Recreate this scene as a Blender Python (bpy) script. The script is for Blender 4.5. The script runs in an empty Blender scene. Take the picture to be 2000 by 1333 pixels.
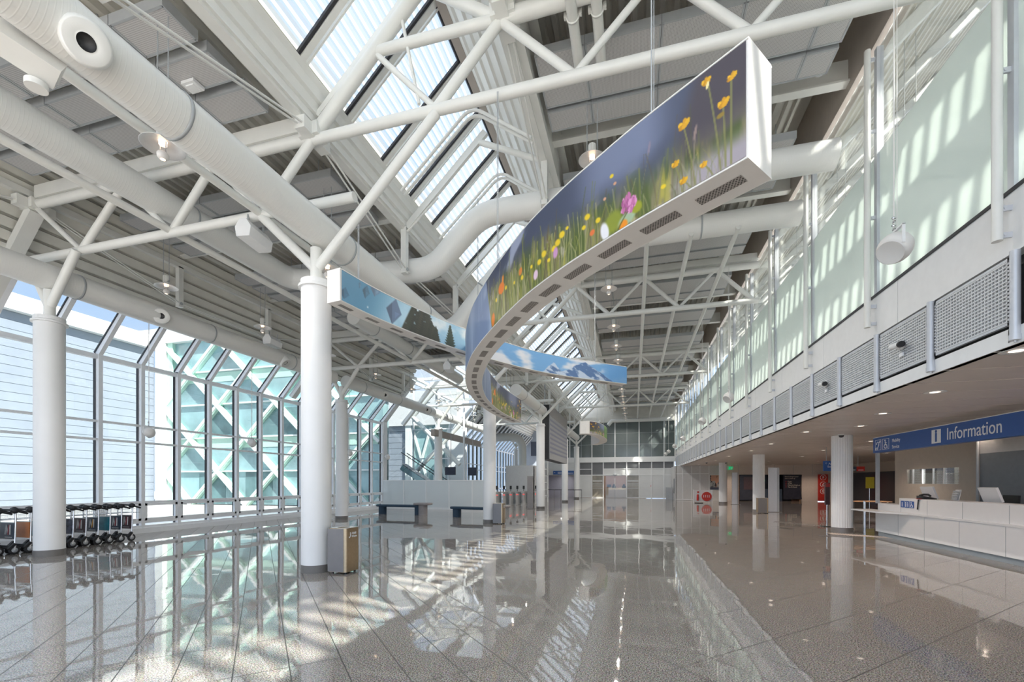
import bpy, math, random
import numpy as np
from mathutils import Vector as V
random.seed(7)
S = bpy.context.scene
COL = S.collection
# ------------------------------------------------------------------ camera
cam = bpy.data.cameras.new('camera'); camo = bpy.data.objects.new('camera', cam); COL.objects.link(camo)
camo.location = (0, 0, 1.6); camo.rotation_euler = (math.pi/2, 0, math.atan(238/865))
cam.sensor_width = 36; cam.sensor_fit = 'HORIZONTAL'; cam.lens = 865/2000*36; cam.shift_y = (943.5-666.5)/2000
cam.clip_end = 400
S.camera = camo
# ------------------------------------------------------------------ sky, sun, exposure
S.view_settings.view_transform = 'Standard'; S.view_settings.look = 'None'
S.view_settings.gamma = 1.0; S.view_settings.use_curve_mapping = False
S.view_settings.exposure = 0.16
cy = S.cycles
cy.use_denoising = True; cy.max_bounces = 9; cy.diffuse_bounces = 5; cy.glossy_bounces = 4
cy.transmission_bounces = 6; cy.transparent_max_bounces = 14; cy.sample_clamp_indirect = 6.0
cy.caustics_reflective = False; cy.caustics_refractive = False
W = bpy.data.worlds.new('sky'); S.world = W; W.use_nodes = True
nt = W.node_tree; nt.nodes.clear()
o_ = nt.nodes.new('ShaderNodeOutputWorld'); bg = nt.nodes.new('ShaderNodeBackground')
tc = nt.nodes.new('ShaderNodeTexCoord'); nz = nt.nodes.new('ShaderNodeTexNoise'); rp = nt.nodes.new('ShaderNodeValToRGB')
nz.inputs['Scale'].default_value = 2.2; nz.inputs['Detail'].default_value = 6
rp.color_ramp.elements[0].position = .42; rp.color_ramp.elements[0].color = (.52, .71, 1, 1)
rp.color_ramp.elements[1].position = .66; rp.color_ramp.elements[1].color = (.97, .98, 1, 1)
nt.links.new(tc.outputs['Generated'], nz.inputs['Vector']); nt.links.new(nz.outputs['Fac'], rp.inputs['Fac'])
nt.links.new(rp.outputs['Color'], bg.inputs['Color']); nt.links.new(bg.outputs[0], o_.inputs[0])
bg.inputs['Strength'].default_value = 2.1
sun = bpy.data.lights.new('sun', 'SUN'); suno = bpy.data.objects.new('sun', sun); COL.objects.link(suno)
sun.energy = 20.0; sun.angle = math.radians(0.6); sun.color = (1, .95, .86)
suno.rotation_euler = V((-1, .45, -1.066)).to_track_quat('-Z', 'Y').to_euler()
suno.location = (30, -12, 40)

# ------------------------------------------------------------------ materials
M = {}
def mat(name, col, rough=.5, metal=0., noise=.0, nscale=8., spec=.5, emit=None, estr=0., trans=0., alpha=1., coat=0.):
    m = bpy.data.materials.new(name); m.use_nodes = True
    t = m.node_tree; b = t.nodes['Principled BSDF']
    b.inputs['Base Color'].default_value = (*col, 1); b.inputs['Roughness'].default_value = rough
    b.inputs['Metallic'].default_value = metal; b.inputs['Specular IOR Level'].default_value = spec
    b.inputs['Coat Weight'].default_value = coat
    if trans: b.inputs['Transmission Weight'].default_value = trans
    if emit: b.inputs['Emission Color'].default_value = (*emit, 1); b.inputs['Emission Strength'].default_value = estr
    if noise:
        n = t.nodes.new('ShaderNodeTexNoise'); n.inputs['Scale'].default_value = nscale; n.inputs['Detail'].default_value = 4
        c = t.nodes.new('ShaderNodeTexCoord'); t.links.new(c.outputs['Object'], n.inputs['Vector'])
        r = t.nodes.new('ShaderNodeValToRGB')
        r.color_ramp.elements[0].color = (*[max(0, x*(1-noise)) for x in col], 1); r.color_ramp.elements[0].position = .3
        r.color_ramp.elements[1].color = (*[min(1, x*(1+noise)) for x in col], 1); r.color_ramp.elements[1].position = .7
        t.links.new(n.outputs['Fac'], r.inputs['Fac']); t.links.new(r.outputs['Color'], b.inputs['Base Color'])
    M[name] = m; return m
def nodes(name):
    m = bpy.data.materials.new(name); m.use_nodes = True; M[name] = m
    t = m.node_tree; t.nodes.clear(); out = t.nodes.new('ShaderNodeOutputMaterial')
    def N(ty, **k):
        n = t.nodes.new(ty)
        for a, v in k.items():
            if a in n.inputs: n.inputs[a].default_value = v
            else: setattr(n, a, v)
        return n
    return m, t, out, N, t.links.new
def math_(N, L, op, a, b=None):
    n = N('ShaderNodeMath', operation=op)
    for i, x in enumerate((a, b)):
        if x is None: continue
        if isinstance(x, (int, float)): n.inputs[i].default_value = x
        else: L(x, n.inputs[i])
    return n.outputs[0]
mat('steel_white', (.80, .80, .77), .35, noise=.03, nscale=3)
mat('column_white', (.82, .82, .82), .4, noise=.02, nscale=2)
mat('duct_white', (.80, .80, .78), .32, noise=.03, nscale=2)
for nm_, kx, ky in (('duct_seam_y', .12, 1.), ('duct_seam_x', 1., .12)):
    mat(nm_, (.80, .80, .78), .32); t_ = M[nm_].node_tree; b_ = t_.nodes['Principled BSDF']
    c_ = t_.nodes.new('ShaderNodeTexCoord'); d_ = t_.nodes.new('ShaderNodeVectorMath'); d_.operation = 'DOT_PRODUCT'; d_.inputs[1].default_value = (kx, ky, 0)
    w_ = t_.nodes.new('ShaderNodeMath'); w_.operation = 'MULTIPLY'; w_.inputs[1].default_value = 1/.05; f_ = t_.nodes.new('ShaderNodeMath'); f_.operation = 'PINGPONG'; f_.inputs[1].default_value = .5
    r_ = t_.nodes.new('ShaderNodeValToRGB'); r_.color_ramp.elements[0].position = .0; r_.color_ramp.elements[1].position = .16; bb_ = t_.nodes.new('ShaderNodeBump'); bb_.inputs['Strength'].default_value = .16; bb_.inputs['Distance'].default_value = .006; bb_.invert = True
    t_.links.new(c_.outputs['Object'], d_.inputs[0]); t_.links.new(d_.outputs['Value'], w_.inputs[0]); t_.links.new(w_.outputs[0], f_.inputs[0]); t_.links.new(f_.outputs[0], r_.inputs['Fac']); t_.links.new(r_.outputs['Color'], bb_.inputs['Height']); t_.links.new(bb_.outputs[0], b_.inputs['Normal'])
mat('deck', (.66, .65, .60), .5, noise=.06, nscale=2)
mat('deck_right', (.68, .66, .61), .5, noise=.06, nscale=2)
mat('white', (.84, .85, .86), .4, noise=.02)
mat('ribbon_white', (.80, .78, .76), .5, noise=.02)
mat('frame_white', (.88, .90, .93), .35, noise=.02)
mat('gasket', (.03, .03, .035), .5, noise=.1)
mat('dark_base', (.17, .16, .15), .45, noise=.05)
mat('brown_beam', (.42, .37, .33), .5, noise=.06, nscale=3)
mat('dark', (.02, .02, .022), .5, noise=.1)
mat('black_rubber', (.015, .015, .017), .6, noise=.2)
mat('chrome', (.75, .76, .78), .22, 1.0, noise=.03)
mat('alu', (.80, .80, .80), .35, .35, noise=.04)
mat('grey_paint', (.42, .44, .46), .4, noise=.04)
mat('post_grey', (.62, .64, .68), .35, .2, noise=.03)
mat('soffit', (.62, .56, .53), .4, noise=.03, nscale=2)
mat('bronze', (.46, .36, .24), .33, .9, noise=.06, nscale=30)
mat('bin_side', (.20, .19, .19), .4, .4, noise=.04)
mat('taupe', (.25, .225, .21), .4, .3, noise=.04)
mat('bench_blue', (.022, .05, .085), .7, noise=.15, nscale=40)
mat('bench_grey', (.27, .245, .245), .6, noise=.06)
mat('sign_blue', (.03, .105, .36), .35, noise=.03)
mat('sign_white', (.85, .86, .88), .5, noise=.01)
mat('counter_white', (.80, .80, .81), .3, noise=.01)
mat('plinth', (.33, .37, .40), .35, noise=.04)
mat('beige', (.52, .47, .41), .6, noise=.03)
mat('grey_wall', (.22, .24, .26), .5, noise=.05)
mat('shop_dark', (.03, .03, .045), .25, noise=.2, nscale=3)
mat('shop_orange', (.65, .36, .20), .5, noise=.06)
mat('shop_wall', (.68, .60, .54), .5, noise=.03)
mat('red', (.55, .03, .02), .4, noise=.06)
mat('red_ext', (.45, .05, .05), .35, noise=.1)
mat('green_exit', (.0, .35, .13), .4, emit=(0, .6, .2), estr=.6)
mat('yellow', (.75, .6, .05), .5, noise=.04)
mat('wing_wall', (.62, .62, .62), .4, noise=.03)
mat('far_panel', (.72, .73, .73), .35, noise=.03, nscale=1.5)
mat('far_dark', (.16, .165, .175), .35, noise=.06, nscale=1.5)
mat('far_glass', (.13, .155, .155), .12, noise=.15, nscale=.8, spec=.7)
mat('far_glass_low', (.28, .25, .20), .15, noise=.2, nscale=2)
mat('board_face', (.30, .30, .31), .4, noise=.04)
mat('board_stripe', (.17, .175, .24), .4, noise=.04)
mat('accent_red', (.45, .06, .08), .4, noise=.05)
mat('accent_orange', (.75, .36, .05), .4, noise=.05)
mat('siding', (.30, .34, .40), .35, noise=.05, nscale=1)
mat('roof_white', (.75, .75, .75), .5, noise=.02)
mat('brace_white', (.85, .88, .86), .4, noise=.02)
mat('brace_green', (.50, .72, .62), .4, noise=.03)
mat('teal_glass', (.30, .47, .49), .15, noise=.40, nscale=.35, spec=.8)
mat('teal_dark', (.14, .25, .26), .15, noise=.4, nscale=.6, spec=.8)
mat('pave', (.46, .45, .43), .8, noise=.06, nscale=.5)
mat('lamp_glow', (1, .8, .6), .5, emit=(1, .70, .48), estr=2.6)
mat('down_glow', (1, .9, .8), .5, emit=(1, .86, .72), estr=2.2)
mat('grille_white', (.66, .68, .70), .4, noise=.02)
mat('vent_dark', (.05, .045, .04), .6, noise=.1)
mat('orange_ad', (.72, .22, .05), .35, noise=.08)
mat('ad_navy', (.045, .065, .10), .3, noise=.15, nscale=6)
mat('ad_brown', (.08, .045, .05), .3, noise=.15, nscale=6)
mat('ad_teal', (.02, .20, .27), .3, noise=.5, nscale=5)
mat('ad_city', (.10, .11, .16), .3, noise=.8, nscale=14)
mat('screen', (.02, .024, .045), .25, noise=.1)
mat('red_led', (.6, .02, .02), .4, emit=(1, .05, .04), estr=1.5)
mat('lavender', (.50, .49, .56), .5, noise=.04)
mat('pink_wall', (.66, .46, .38), .5, noise=.04)
mat('tactile', (.62, .52, .44), .6, noise=.1)
mat('green_chair', (.18, .45, .05), .6, noise=.05)

def glassmat(name, tint, refl=.06, rough=.02):
    m, t, out, N, L = nodes(name)
    tr = N('ShaderNodeBsdfTransparent', Color=(*tint, 1)); gl = N('ShaderNodeBsdfGlossy', Roughness=rough)
    fr = N('ShaderNodeFresnel', IOR=1.45); mx = N('ShaderNodeMixShader')
    f = math_(N, L, 'MINIMUM', math_(N, L, 'ADD', math_(N, L, 'MULTIPLY', fr.outputs[0], .8), refl-.04), .5)
    L(f, mx.inputs[0]); L(tr.outputs[0], mx.inputs[1]); L(gl.outputs[0], mx.inputs[2]); L(mx.outputs[0], out.inputs[0])
    return m
glassmat('glass_clear', (.96, .98, .97)); glassmat('glass_facade', (.40, .43, .445), .07); glassmat('glass_annex', (.40, .43, .44))
def frosted(name, col, tr=.35, trans=.3, gloss=.12, gr=.08):
    m, t, out, N, L = nodes(name)
    d = N('ShaderNodeBsdfDiffuse', Color=(*col, 1)); l = N('ShaderNodeBsdfTranslucent', Color=(*col, 1))
    n = N('ShaderNodeTexNoise', Scale=1.5); c = N('ShaderNodeTexCoord'); L(c.outputs['Object'], n.inputs['Vector'])
    a = N('ShaderNodeMixShader', Fac=tr); L(d.outputs[0], a.inputs[1]); L(l.outputs[0], a.inputs[2])
    p = N('ShaderNodeBsdfTransparent', Color=(.9, 1, .96, 1)); b = N('ShaderNodeMixShader', Fac=trans)
    L(math_(N, L, 'ADD', math_(N, L, 'MULTIPLY', n.outputs[0], .06), trans-.03), b.inputs[0])
    L(a.outputs[0], b.inputs[1]); L(p.outputs[0], b.inputs[2])
    g = N('ShaderNodeBsdfGlossy', Roughness=gr); e = N('ShaderNodeMixShader', Fac=gloss)
    L(b.outputs[0], e.inputs[1]); L(g.outputs[0], e.inputs[2]); L(e.outputs[0], out.inputs[0]); return m
frosted('frost_gallery', (.82, .88, .85), .34, .05, .12, .05)
frosted('frost_partition', (.90, .93, .95), .5, .12, .08, .2)
# skylight sheet: stripes along Y of translucent louvre and clear glass
m, t, out, N, L = nodes('skylight_sheet')
c = N('ShaderNodeTexCoord'); sp = N('ShaderNodeSeparateXYZ'); L(c.outputs['Object'], sp.inputs[0])
fx = math_(N, L, 'FRACT', math_(N, L, 'MULTIPLY', sp.outputs[0], 9.5))
cl = math_(N, L, 'GREATER_THAN', fx, .74)
bright = math_(N, L, 'LESS_THAN', fx, .34)
d1 = N('ShaderNodeBsdfTranslucent', Color=(.86, .85, .80, 1)); d2 = N('ShaderNodeBsdfTranslucent', Color=(.42, .44, .44, 1))
a = N('ShaderNodeMixShader'); L(bright, a.inputs[0]); L(d2.outputs[0], a.inputs[1]); L(d1.outputs[0], a.inputs[2])
p = N('ShaderNodeBsdfTransparent', Color=(.42, .45, .47, 1)); b = N('ShaderNodeMixShader')
L(cl, b.inputs[0]); L(a.outputs[0], b.inputs[1]); L(p.outputs[0], b.inputs[2])
L(b.outputs[0], out.inputs[0])
# polished granite floor with diagonal joints
m, t, out, N, L = nodes('granite')
c = N('ShaderNodeTexCoord'); sp = N('ShaderNodeSeparateXYZ'); L(c.outputs['Object'], sp.inputs[0])
pb = N('ShaderNodeBsdfPrincipled'); L(pb.outputs[0], out.inputs[0])
n1 = N('ShaderNodeTexNoise', Scale=85., Detail=1.5); L(c.outputs['Object'], n1.inputs['Vector'])
n2 = N('ShaderNodeTexVoronoi', Scale=120.); L(c.outputs['Object'], n2.inputs['Vector'])
r1 = N('ShaderNodeValToRGB'); L(n1.outputs['Fac'], r1.inputs['Fac'])
e = r1.color_ramp.elements; e[0].position = .40; e[0].color = (.145, .128, .115, 1); e[1].position = .60; e[1].color = (.58, .535, .49, 1)
mx = N('ShaderNodeMix', data_type='RGBA', blend_type='MULTIPLY'); mx.inputs[0].default_value = .3
L(r1.outputs[0], mx.inputs[6]); L(n2.outputs['Color'], mx.inputs[7])
u = math_(N, L, 'MULTIPLY', math_(N, L, 'ADD', sp.outputs[0], sp.outputs[1]), .70711)
v = math_(N, L, 'MULTIPLY', math_(N, L, 'SUBTRACT', sp.outputs[1], sp.outputs[0]), .70711)
def joint(x, pitch, off, w):
    f = math_(N, L, 'FRACT', math_(N, L, 'DIVIDE', math_(N, L, 'SUBTRACT', x, off-200*pitch), pitch))
    return math_(N, L, 'LESS_THAN', math_(N, L, 'MINIMUM', f, math_(N, L, 'SUBTRACT', 1., f)), w/pitch)
j = math_(N, L, 'MAXIMUM', joint(u, .42, -.75, .0048), joint(v, .84, 1.94, .0048))
mj = N('ShaderNodeMix', data_type='RGBA'); L(j, mj.inputs[0]); L(mx.outputs[2], mj.inputs[6]); mj.inputs[7].default_value = (.05, .045, .04, 1)
L(mj.outputs[2], pb.inputs['Base Color'])
L(math_(N, L, 'ADD', math_(N, L, 'MULTIPLY', j, .4), .028), pb.inputs['Roughness'])
pb.inputs['IOR'].default_value = 1.9
# each slab lies a hair off level, so reflections step from tile to tile
iu = math_(N, L, 'FLOOR', math_(N, L, 'DIVIDE', math_(N, L, 'ADD', u, .75), .42))
iv = math_(N, L, 'FLOOR', math_(N, L, 'DIVIDE', math_(N, L, 'SUBTRACT', v, 1.94), .84))
cb = N('ShaderNodeCombineXYZ'); L(iu, cb.inputs[0]); L(iv, cb.inputs[1])
wn = N('ShaderNodeTexWhiteNoise'); L(cb.outputs[0], wn.inputs['Vector'])
vs = N('ShaderNodeVectorMath', operation='SUBTRACT'); L(wn.outputs['Color'], vs.inputs[0]); vs.inputs[1].default_value = (.5, .5, .5)
vk = N('ShaderNodeVectorMath', operation='MULTIPLY'); L(vs.outputs[0], vk.inputs[0]); vk.inputs[1].default_value = (.006, .006, 0)
n3 = N('ShaderNodeTexNoise', Scale=5., Detail=1.); L(c.outputs['Object'], n3.inputs['Vector'])
bp = N('ShaderNodeBump', Strength=.02, Distance=.02); L(n3.outputs['Fac'], bp.inputs['Height'])
va = N('ShaderNodeVectorMath', operation='ADD'); L(bp.outputs[0], va.inputs[0]); L(vk.outputs[0], va.inputs[1])
vn = N('ShaderNodeVectorMath', operation='NORMALIZE'); L(va.outputs[0], vn.inputs[0]); L(vn.outputs[0], pb.inputs['Normal'])
# perforated sheet: fine holes
def perf(name, col, scale, dark=.35, size=.30):
    m, t, out, N, L = nodes(name)
    c = N('ShaderNodeTexCoord'); pb = N('ShaderNodeBsdfPrincipled', Roughness=.5); L(pb.outputs[0], out.inputs[0])
    sp = N('ShaderNodeSeparateXYZ'); L(c.outputs['Object'], sp.inputs[0])
    fs = []
    for k in (0, 1):
        f = math_(N, L, 'FRACT', math_(N, L, 'MULTIPLY', sp.outputs[k], scale))
        f = math_(N, L, 'SUBTRACT', f, .5); fs.append(math_(N, L, 'MULTIPLY', f, f))
    h = math_(N, L, 'LESS_THAN', math_(N, L, 'ADD', fs[0], fs[1]), size*size)
    mj = N('ShaderNodeMix', data_type='RGBA'); L(h, mj.inputs[0]); mj.inputs[6].default_value = (*col, 1)
    mj.inputs[7].default_value = (*[x*dark for x in col], 1); L(mj.outputs[2], pb.inputs['Base Color'])
perf('panel_perf', (.60, .59, .59), 42, .55)
perf('vent_perf', (.42, .39, .37), 48, .12, .36)
# vertex painted print
m, t, out, N, L = nodes('print')
at = N('ShaderNodeAttribute', attribute_name='paint'); pb = N('ShaderNodeBsdfPrincipled', Roughness=.45); L(at.outputs['Color'], pb.inputs['Base Color']); L(pb.outputs[0], out.inputs[0])

# ------------------------------------------------------------------ mesh builder
WL = {}
class MB:
    def __init__(s): s.v = []; s.f = []; s.m = []; s.s = []
    def add(s, vs, fs, mi=0, sm=False):
        n = len(s.v); s.v += [tuple(p) for p in vs]
        for f in fs: s.f.append([i+n for i in f]); s.m.append(mi); s.s.append(sm)
        return s
    def box(s, x0, x1, y0, y1, z0, z1, mi=0):
        return s.add([(x, y, z) for z in (z0, z1) for y in (y0, y1) for x in (x0, x1)],
                     [(0, 2, 3, 1), (4, 5, 7, 6), (0, 1, 5, 4), (2, 6, 7, 3), (0, 4, 6, 2), (1, 3, 7, 5)], mi)
    def beam(s, p, q, w, h, mi=0, up=(0, 0, 1)):
        p, q = V(p), V(q); d = (q-p).normalized(); u = V(up)
        if abs(d.dot(u)) > .98: u = V((0, 1, 0))
        a = d.cross(u).normalized(); b = a.cross(d)
        vs = [c+a*(i*w/2)+b*(k*h/2) for c in (p, q) for i, k in ((-1, -1), (1, -1), (1, 1), (-1, 1))]
        return s.add(vs, [(0, 1, 2, 3), (7, 6, 5, 4), (0, 4, 5, 1), (1, 5, 6, 2), (2, 6, 7, 3), (3, 7, 4, 0)], mi)
    def ring(s, c, a, b, r, n): return [c+a*(r*math.cos(2*math.pi*i/n))+b*(r*math.sin(2*math.pi*i/n)) for i in range(n)]
    def tube(s, p, q, r, n=12, r2=None, caps=True, mi=0):
        p, q = V(p), V(q); d = (q-p).normalized(); a = d.orthogonal().normalized(); b = d.cross(a)
        A = s.ring(p, a, b, r, n); B = s.ring(q, a, b, r if r2 is None else r2, n)
        s.add(A+B, [(i, (i+1) % n, n+(i+1) % n, n+i) for i in range(n)], mi, True)
        if caps: s.add(A, [tuple(range(n))[::-1]], mi); s.add(B, [tuple(range(n))], mi)
        return s
    def path(s, pts, r, n=20, mi=0, caps=True, mf=None):
        P = [V(p) for p in pts]; rings = []; a = None
        for i, p in enumerate(P):
            d = ((P[i]-P[i-1]).normalized() if i else V((0, 0, 0))) + ((P[i+1]-P[i]).normalized() if i < len(P)-1 else V((0, 0, 0)))
            d.normalize()
            a = d.orthogonal().normalized() if a is None else (a-d*a.dot(d)).normalized()
            rings.append(s.ring(p, a, d.cross(a), r, n))
        k = len(rings)
        s.add([v for R in rings for v in R], [(j*n+i, j*n+(i+1) % n, (j+1)*n+(i+1) % n, (j+1)*n+i) for j in range(k-1) for i in range(n)], mi, True)
        if mf: s.m[-(k-1)*n:] = [mf(P[j+1]-P[j]) for j in range(k-1) for i in range(n)]
        if caps: s.add(rings[0], [tuple(range(n))[::-1]], mi); s.add(rings[-1], [tuple(range(n))], mi)
        return s
    def lathe(s, prof, c=(0, 0, 0), n=24, mi=0, ax=(0, 0, 1), sm=True):
        c = V(c); d = V(ax).normalized(); a = d.orthogonal().normalized(); b = d.cross(a)
        vs = [v for r, z in prof for v in s.ring(c+d*z, a, b, max(r, 1e-4), n)]
        return s.add(vs, [(j*n+i, j*n+(i+1) % n, (j+1)*n+(i+1) % n, (j+1)*n+i) for j in range(len(prof)-1) for i in range(n)], mi, sm)
    def sphere(s, c, r, n=20, sz=1., mi=0):
        return s.lathe([(r*math.sin(math.pi*i/12), -r*sz*math.cos(math.pi*i/12)) for i in range(13)], c, n, mi)
    def quad(s, a, b, c, d, mi=0): return s.add([a, b, c, d], [(0, 1, 2, 3)], mi)
    def prism(s, poly, o, a, b, h, mi=0):
        o, a, b = V(o), V(a), V(b); nn = a.cross(b).normalized()*h; k = len(poly)
        A = [o+a*x+b*y for x, y in poly]; B = [p+nn for p in A]
        s.add(A+B, [tuple(range(k))[::-1], tuple(range(k, 2*k))]+[(i, (i+1) % k, k+(i+1) % k, k+i) for i in range(k)], mi); return s
    def build(s, name, mats, parent=None, loc=None):
        me = bpy.data.meshes.new(name)
        if parent is not None: L0 = V(WL[parent.name])
        elif loc is not None: L0 = V(loc)
        else:
            xs = np.array(s.v); L0 = V(((xs[:, 0].min()+xs[:, 0].max())/2, (xs[:, 1].min()+xs[:, 1].max())/2, xs[:, 2].min()))
        me.from_pydata([V(p)-L0 for p in s.v], [], s.f)
        for x in ([mats] if isinstance(mats, str) else mats): me.materials.append(M[x])
        me.polygons.foreach_set('material_index', s.m); me.polygons.foreach_set('use_smooth', s.s)
        me.update()
        o = bpy.data.objects.new(name, me); COL.objects.link(o)
        if parent is not None: o.parent = parent
        else: o.location = L0
        WL[o.name] = tuple(L0); return o
def tag(o, label, cat, group=None):
    o['label'] = label; o['category'] = cat; o['kind'] = 'thing'
    if group: o['group'] = group
    return o
def struct(o): o['kind'] = 'structure'; return o
def thing(name, label, cat, loc=(0, 0, 0), group=None):
    o = bpy.data.objects.new(name, None); COL.objects.link(o); o.location = loc; o.empty_display_size = .1
    WL[o.name] = tuple(loc); return tag(o, label, cat, group)
def holder(name, loc=(0, 0, 0)):
    o = bpy.data.objects.new(name, None); COL.objects.link(o); o.location = loc; WL[o.name] = tuple(loc); o['kind'] = 'structure'; return o
def dup(root, loc, label, rz=0., group=None):
    r = root.copy(); COL.objects.link(r); r.location = loc; r.rotation_euler = (0, 0, rz); WL[r.name] = tuple(loc)
    r['label'] = label
    if group: r['group'] = group
    for ch in list(root.children):
        c = ch.copy(); COL.objects.link(c); c.parent = r
        for g in ch.children:
            d = g.copy(); COL.objects.link(d); d.parent = c
    return r
def text(name, s, size, m, parent, loc, xdir, zdir=(0, 0, 1), bold=0., align='LEFT', depth=.002, sx=1.):
    cu = bpy.data.curves.new(name, 'FONT'); cu.body = s; cu.size = size; cu.extrude = depth; cu.offset = bold; cu.align_x = align
    cu.space_line = 1.05
    tmp = bpy.data.objects.new('tmp', cu); COL.objects.link(tmp)
    me = bpy.data.meshes.new_from_object(tmp.evaluated_get(bpy.context.evaluated_depsgraph_get()))
    bpy.data.objects.remove(tmp); bpy.data.curves.remove(cu)
    x = V(xdir).normalized(); z = V(zdir).normalized(); y = x.cross(z)
    L0 = V(WL[parent.name]); l = V(loc)-L0
    for vv in me.vertices:
        c = vv.co; vv.co = l + x*(c.x*sx) + z*c.y - y*c.z
    me.materials.clear(); me.materials.append(M[m]); me.name = name
    o = bpy.data.objects.new(name, me); COL.objects.link(o); o.parent = parent; WL[o.name] = tuple(L0); return o
ORD = ['first', 'second', 'third', 'fourth', 'fifth', 'sixth', 'seventh', 'eighth', 'ninth', 'tenth', 'eleventh', 'twelfth', 'thirteenth',
       'fourteenth', 'fifteenth', 'sixteenth', 'seventeenth', 'eighteenth', 'nineteenth', 'twentieth']
def nth(k):
    if k < 20: return ORD[k]
    return ['twenty', 'thirty'][k//10-2] + ('-'+ORD[k % 10-1] if k % 10 else '')
T = [-3.2, 6.8, 16.8, 26.8, 36.8]
BAY = ['over the trolleys', 'just past the first tall column', 'past the second tall column', 'past the third tall column', 'at the far end']
# ================================================================== SETTING
YB, YF = -3., 47.5
struct(MB().box(-15.3, 17.5, -8, 62, -.2, 0).build('floor', 'granite'))
struct(MB().box(-90, -15.3, -40, 90, -.3, -.06).box(-15.3, 40, -60, -8, -.3, -.06).build('ground_outside', 'pave'))
def corrugated(x0, x1, y0, y1, z, pitch=.24, h=.09, base=None):
    """profile across X, ribs along Y; base = function x -> z for a sloped sheet"""
    b = MB(); pts = []; n = int(round((x1-x0)/pitch)); p = (x1-x0)/n
    for i in range(n):
        x = x0+i*p
        for q, k in ((0, 0), (.35, 0), (.5, 1), (.85, 1)): pts.append((x+q*p, k*h))
    pts.append((x1, 0))
    f = base or (lambda x: z)
    A = [(x, y0, f(x)+k) for x, k in pts]; B = [(x, y1, f(x)+k) for x, k in pts]; k = len(pts)
    C = [(x, y, f(x)+h+.12) for y in (y0, y1) for x in (x0, x1)]
    b.add(A+B, [(i, i+1, k+i+1, k+i) for i in range(k-1)]); b.add(C, [(0, 1, 3, 2)])
    return b
struct(corrugated(-12.75, -5.45, YB, 24.7, 8.75).build('ceiling_left', 'deck'))
struct(corrugated(-8.6, -5.45, 24.7, 47.5, 8.75).build('ceiling_left_rear', 'deck'))
struct(corrugated(-1.9, 3.5, YB, 48, 9.95).build('ceiling_right', 'deck_right'))
struct(MB().box(3.44, 3.5, YB, 48, 9.95, 10.75).box(3.44, 4.5, YB, 48, 10.7, 10.8).build('ceiling_right_edge', 'deck_right'))
sl = lambda x: 5.35+1.16*(x+15.1)
def slope_deck(y0, y1, nm):
    b = MB(); p, q = V((-14.07, 0, 6.60)), V((-12.72, 0, 8.76)); d = (q-p).normalized(); nn = V((-d.z, 0, d.x)); Ls = (q-p).length; k = .05
    b.quad(*[(c.x+nn.x*.09, y, c.z+nn.z*.09) for c, y in ((p, y0), (p, y1), (q, y1), (q, y0))])
    while k < Ls-.1:
        c = p+d*(k+.1); b.beam((c.x, y0, c.z), (c.x, y1, c.z), .03, .22, 0, tuple(d)); c = c+nn*.05+d*.1; b.beam((c.x, y0, c.z), (c.x, y1, c.z), .10, .02, 0, tuple(d)); k += .285
    c = q-nn*.06; b.beam((c.x, y0, c.z-.1), (c.x, y1, c.z-.1), .16, .16)
    struct(b.build(nm, 'deck'))
slope_deck(YB, 24.7, 'ceiling_slope'); slope_deck(36, 58, 'ceiling_slope_rear')
struct(corrugated(-12.75, -8.6, 36, 58, 8.75).build('ceiling_left_annex', 'deck'))
ld = bpy.data.lights.new('queue_room_fill_light', 'AREA'); ld.energy = 14; ld.size = .8; lo = bpy.data.objects.new('queue_room_fill_light', ld); COL.objects.link(lo); lo.location = (-7.4, 48.8, 2.42)  # added fill light without a fixture, brightens the queue room
struct(MB().box(-9.6, -5.65, 50, 50.1, 0, 2.5).box(-9.6, -9.5, 47.6, 50, 0, 2.5).box(-9.6, -5.65, 47.6, 50.1, 2.45, 2.5).build('wall_queue_room', 'lavender'))
# purlin beams across the decks at the third points of each bay
b = MB(); b2 = MB()
for t0 in T:
    for k in (1, 2):
        y = t0+3.333*k
        if y < 24.8: b.box(-13.1, -5.6, y-.09, y+.09, 8.32, 8.36).box(-13.1, -5.6, y-.02, y+.02, 8.36, 8.7).box(-13.1, -5.6, y-.09, y+.09, 8.68, 8.72)
        if y < 47: b2.box(-1.95, 4.05, y-.1, y+.1, 9.42, 9.46).box(-1.95, 4.05, y-.02, y+.02, 9.46, 9.9).box(-1.95, 3.5, y-.1, y+.1, 9.88, 9.92)
struct(b.build('trim_purlins_left', 'steel_white')); struct(b2.build('trim_purlins_right', 'steel_white'))
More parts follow.
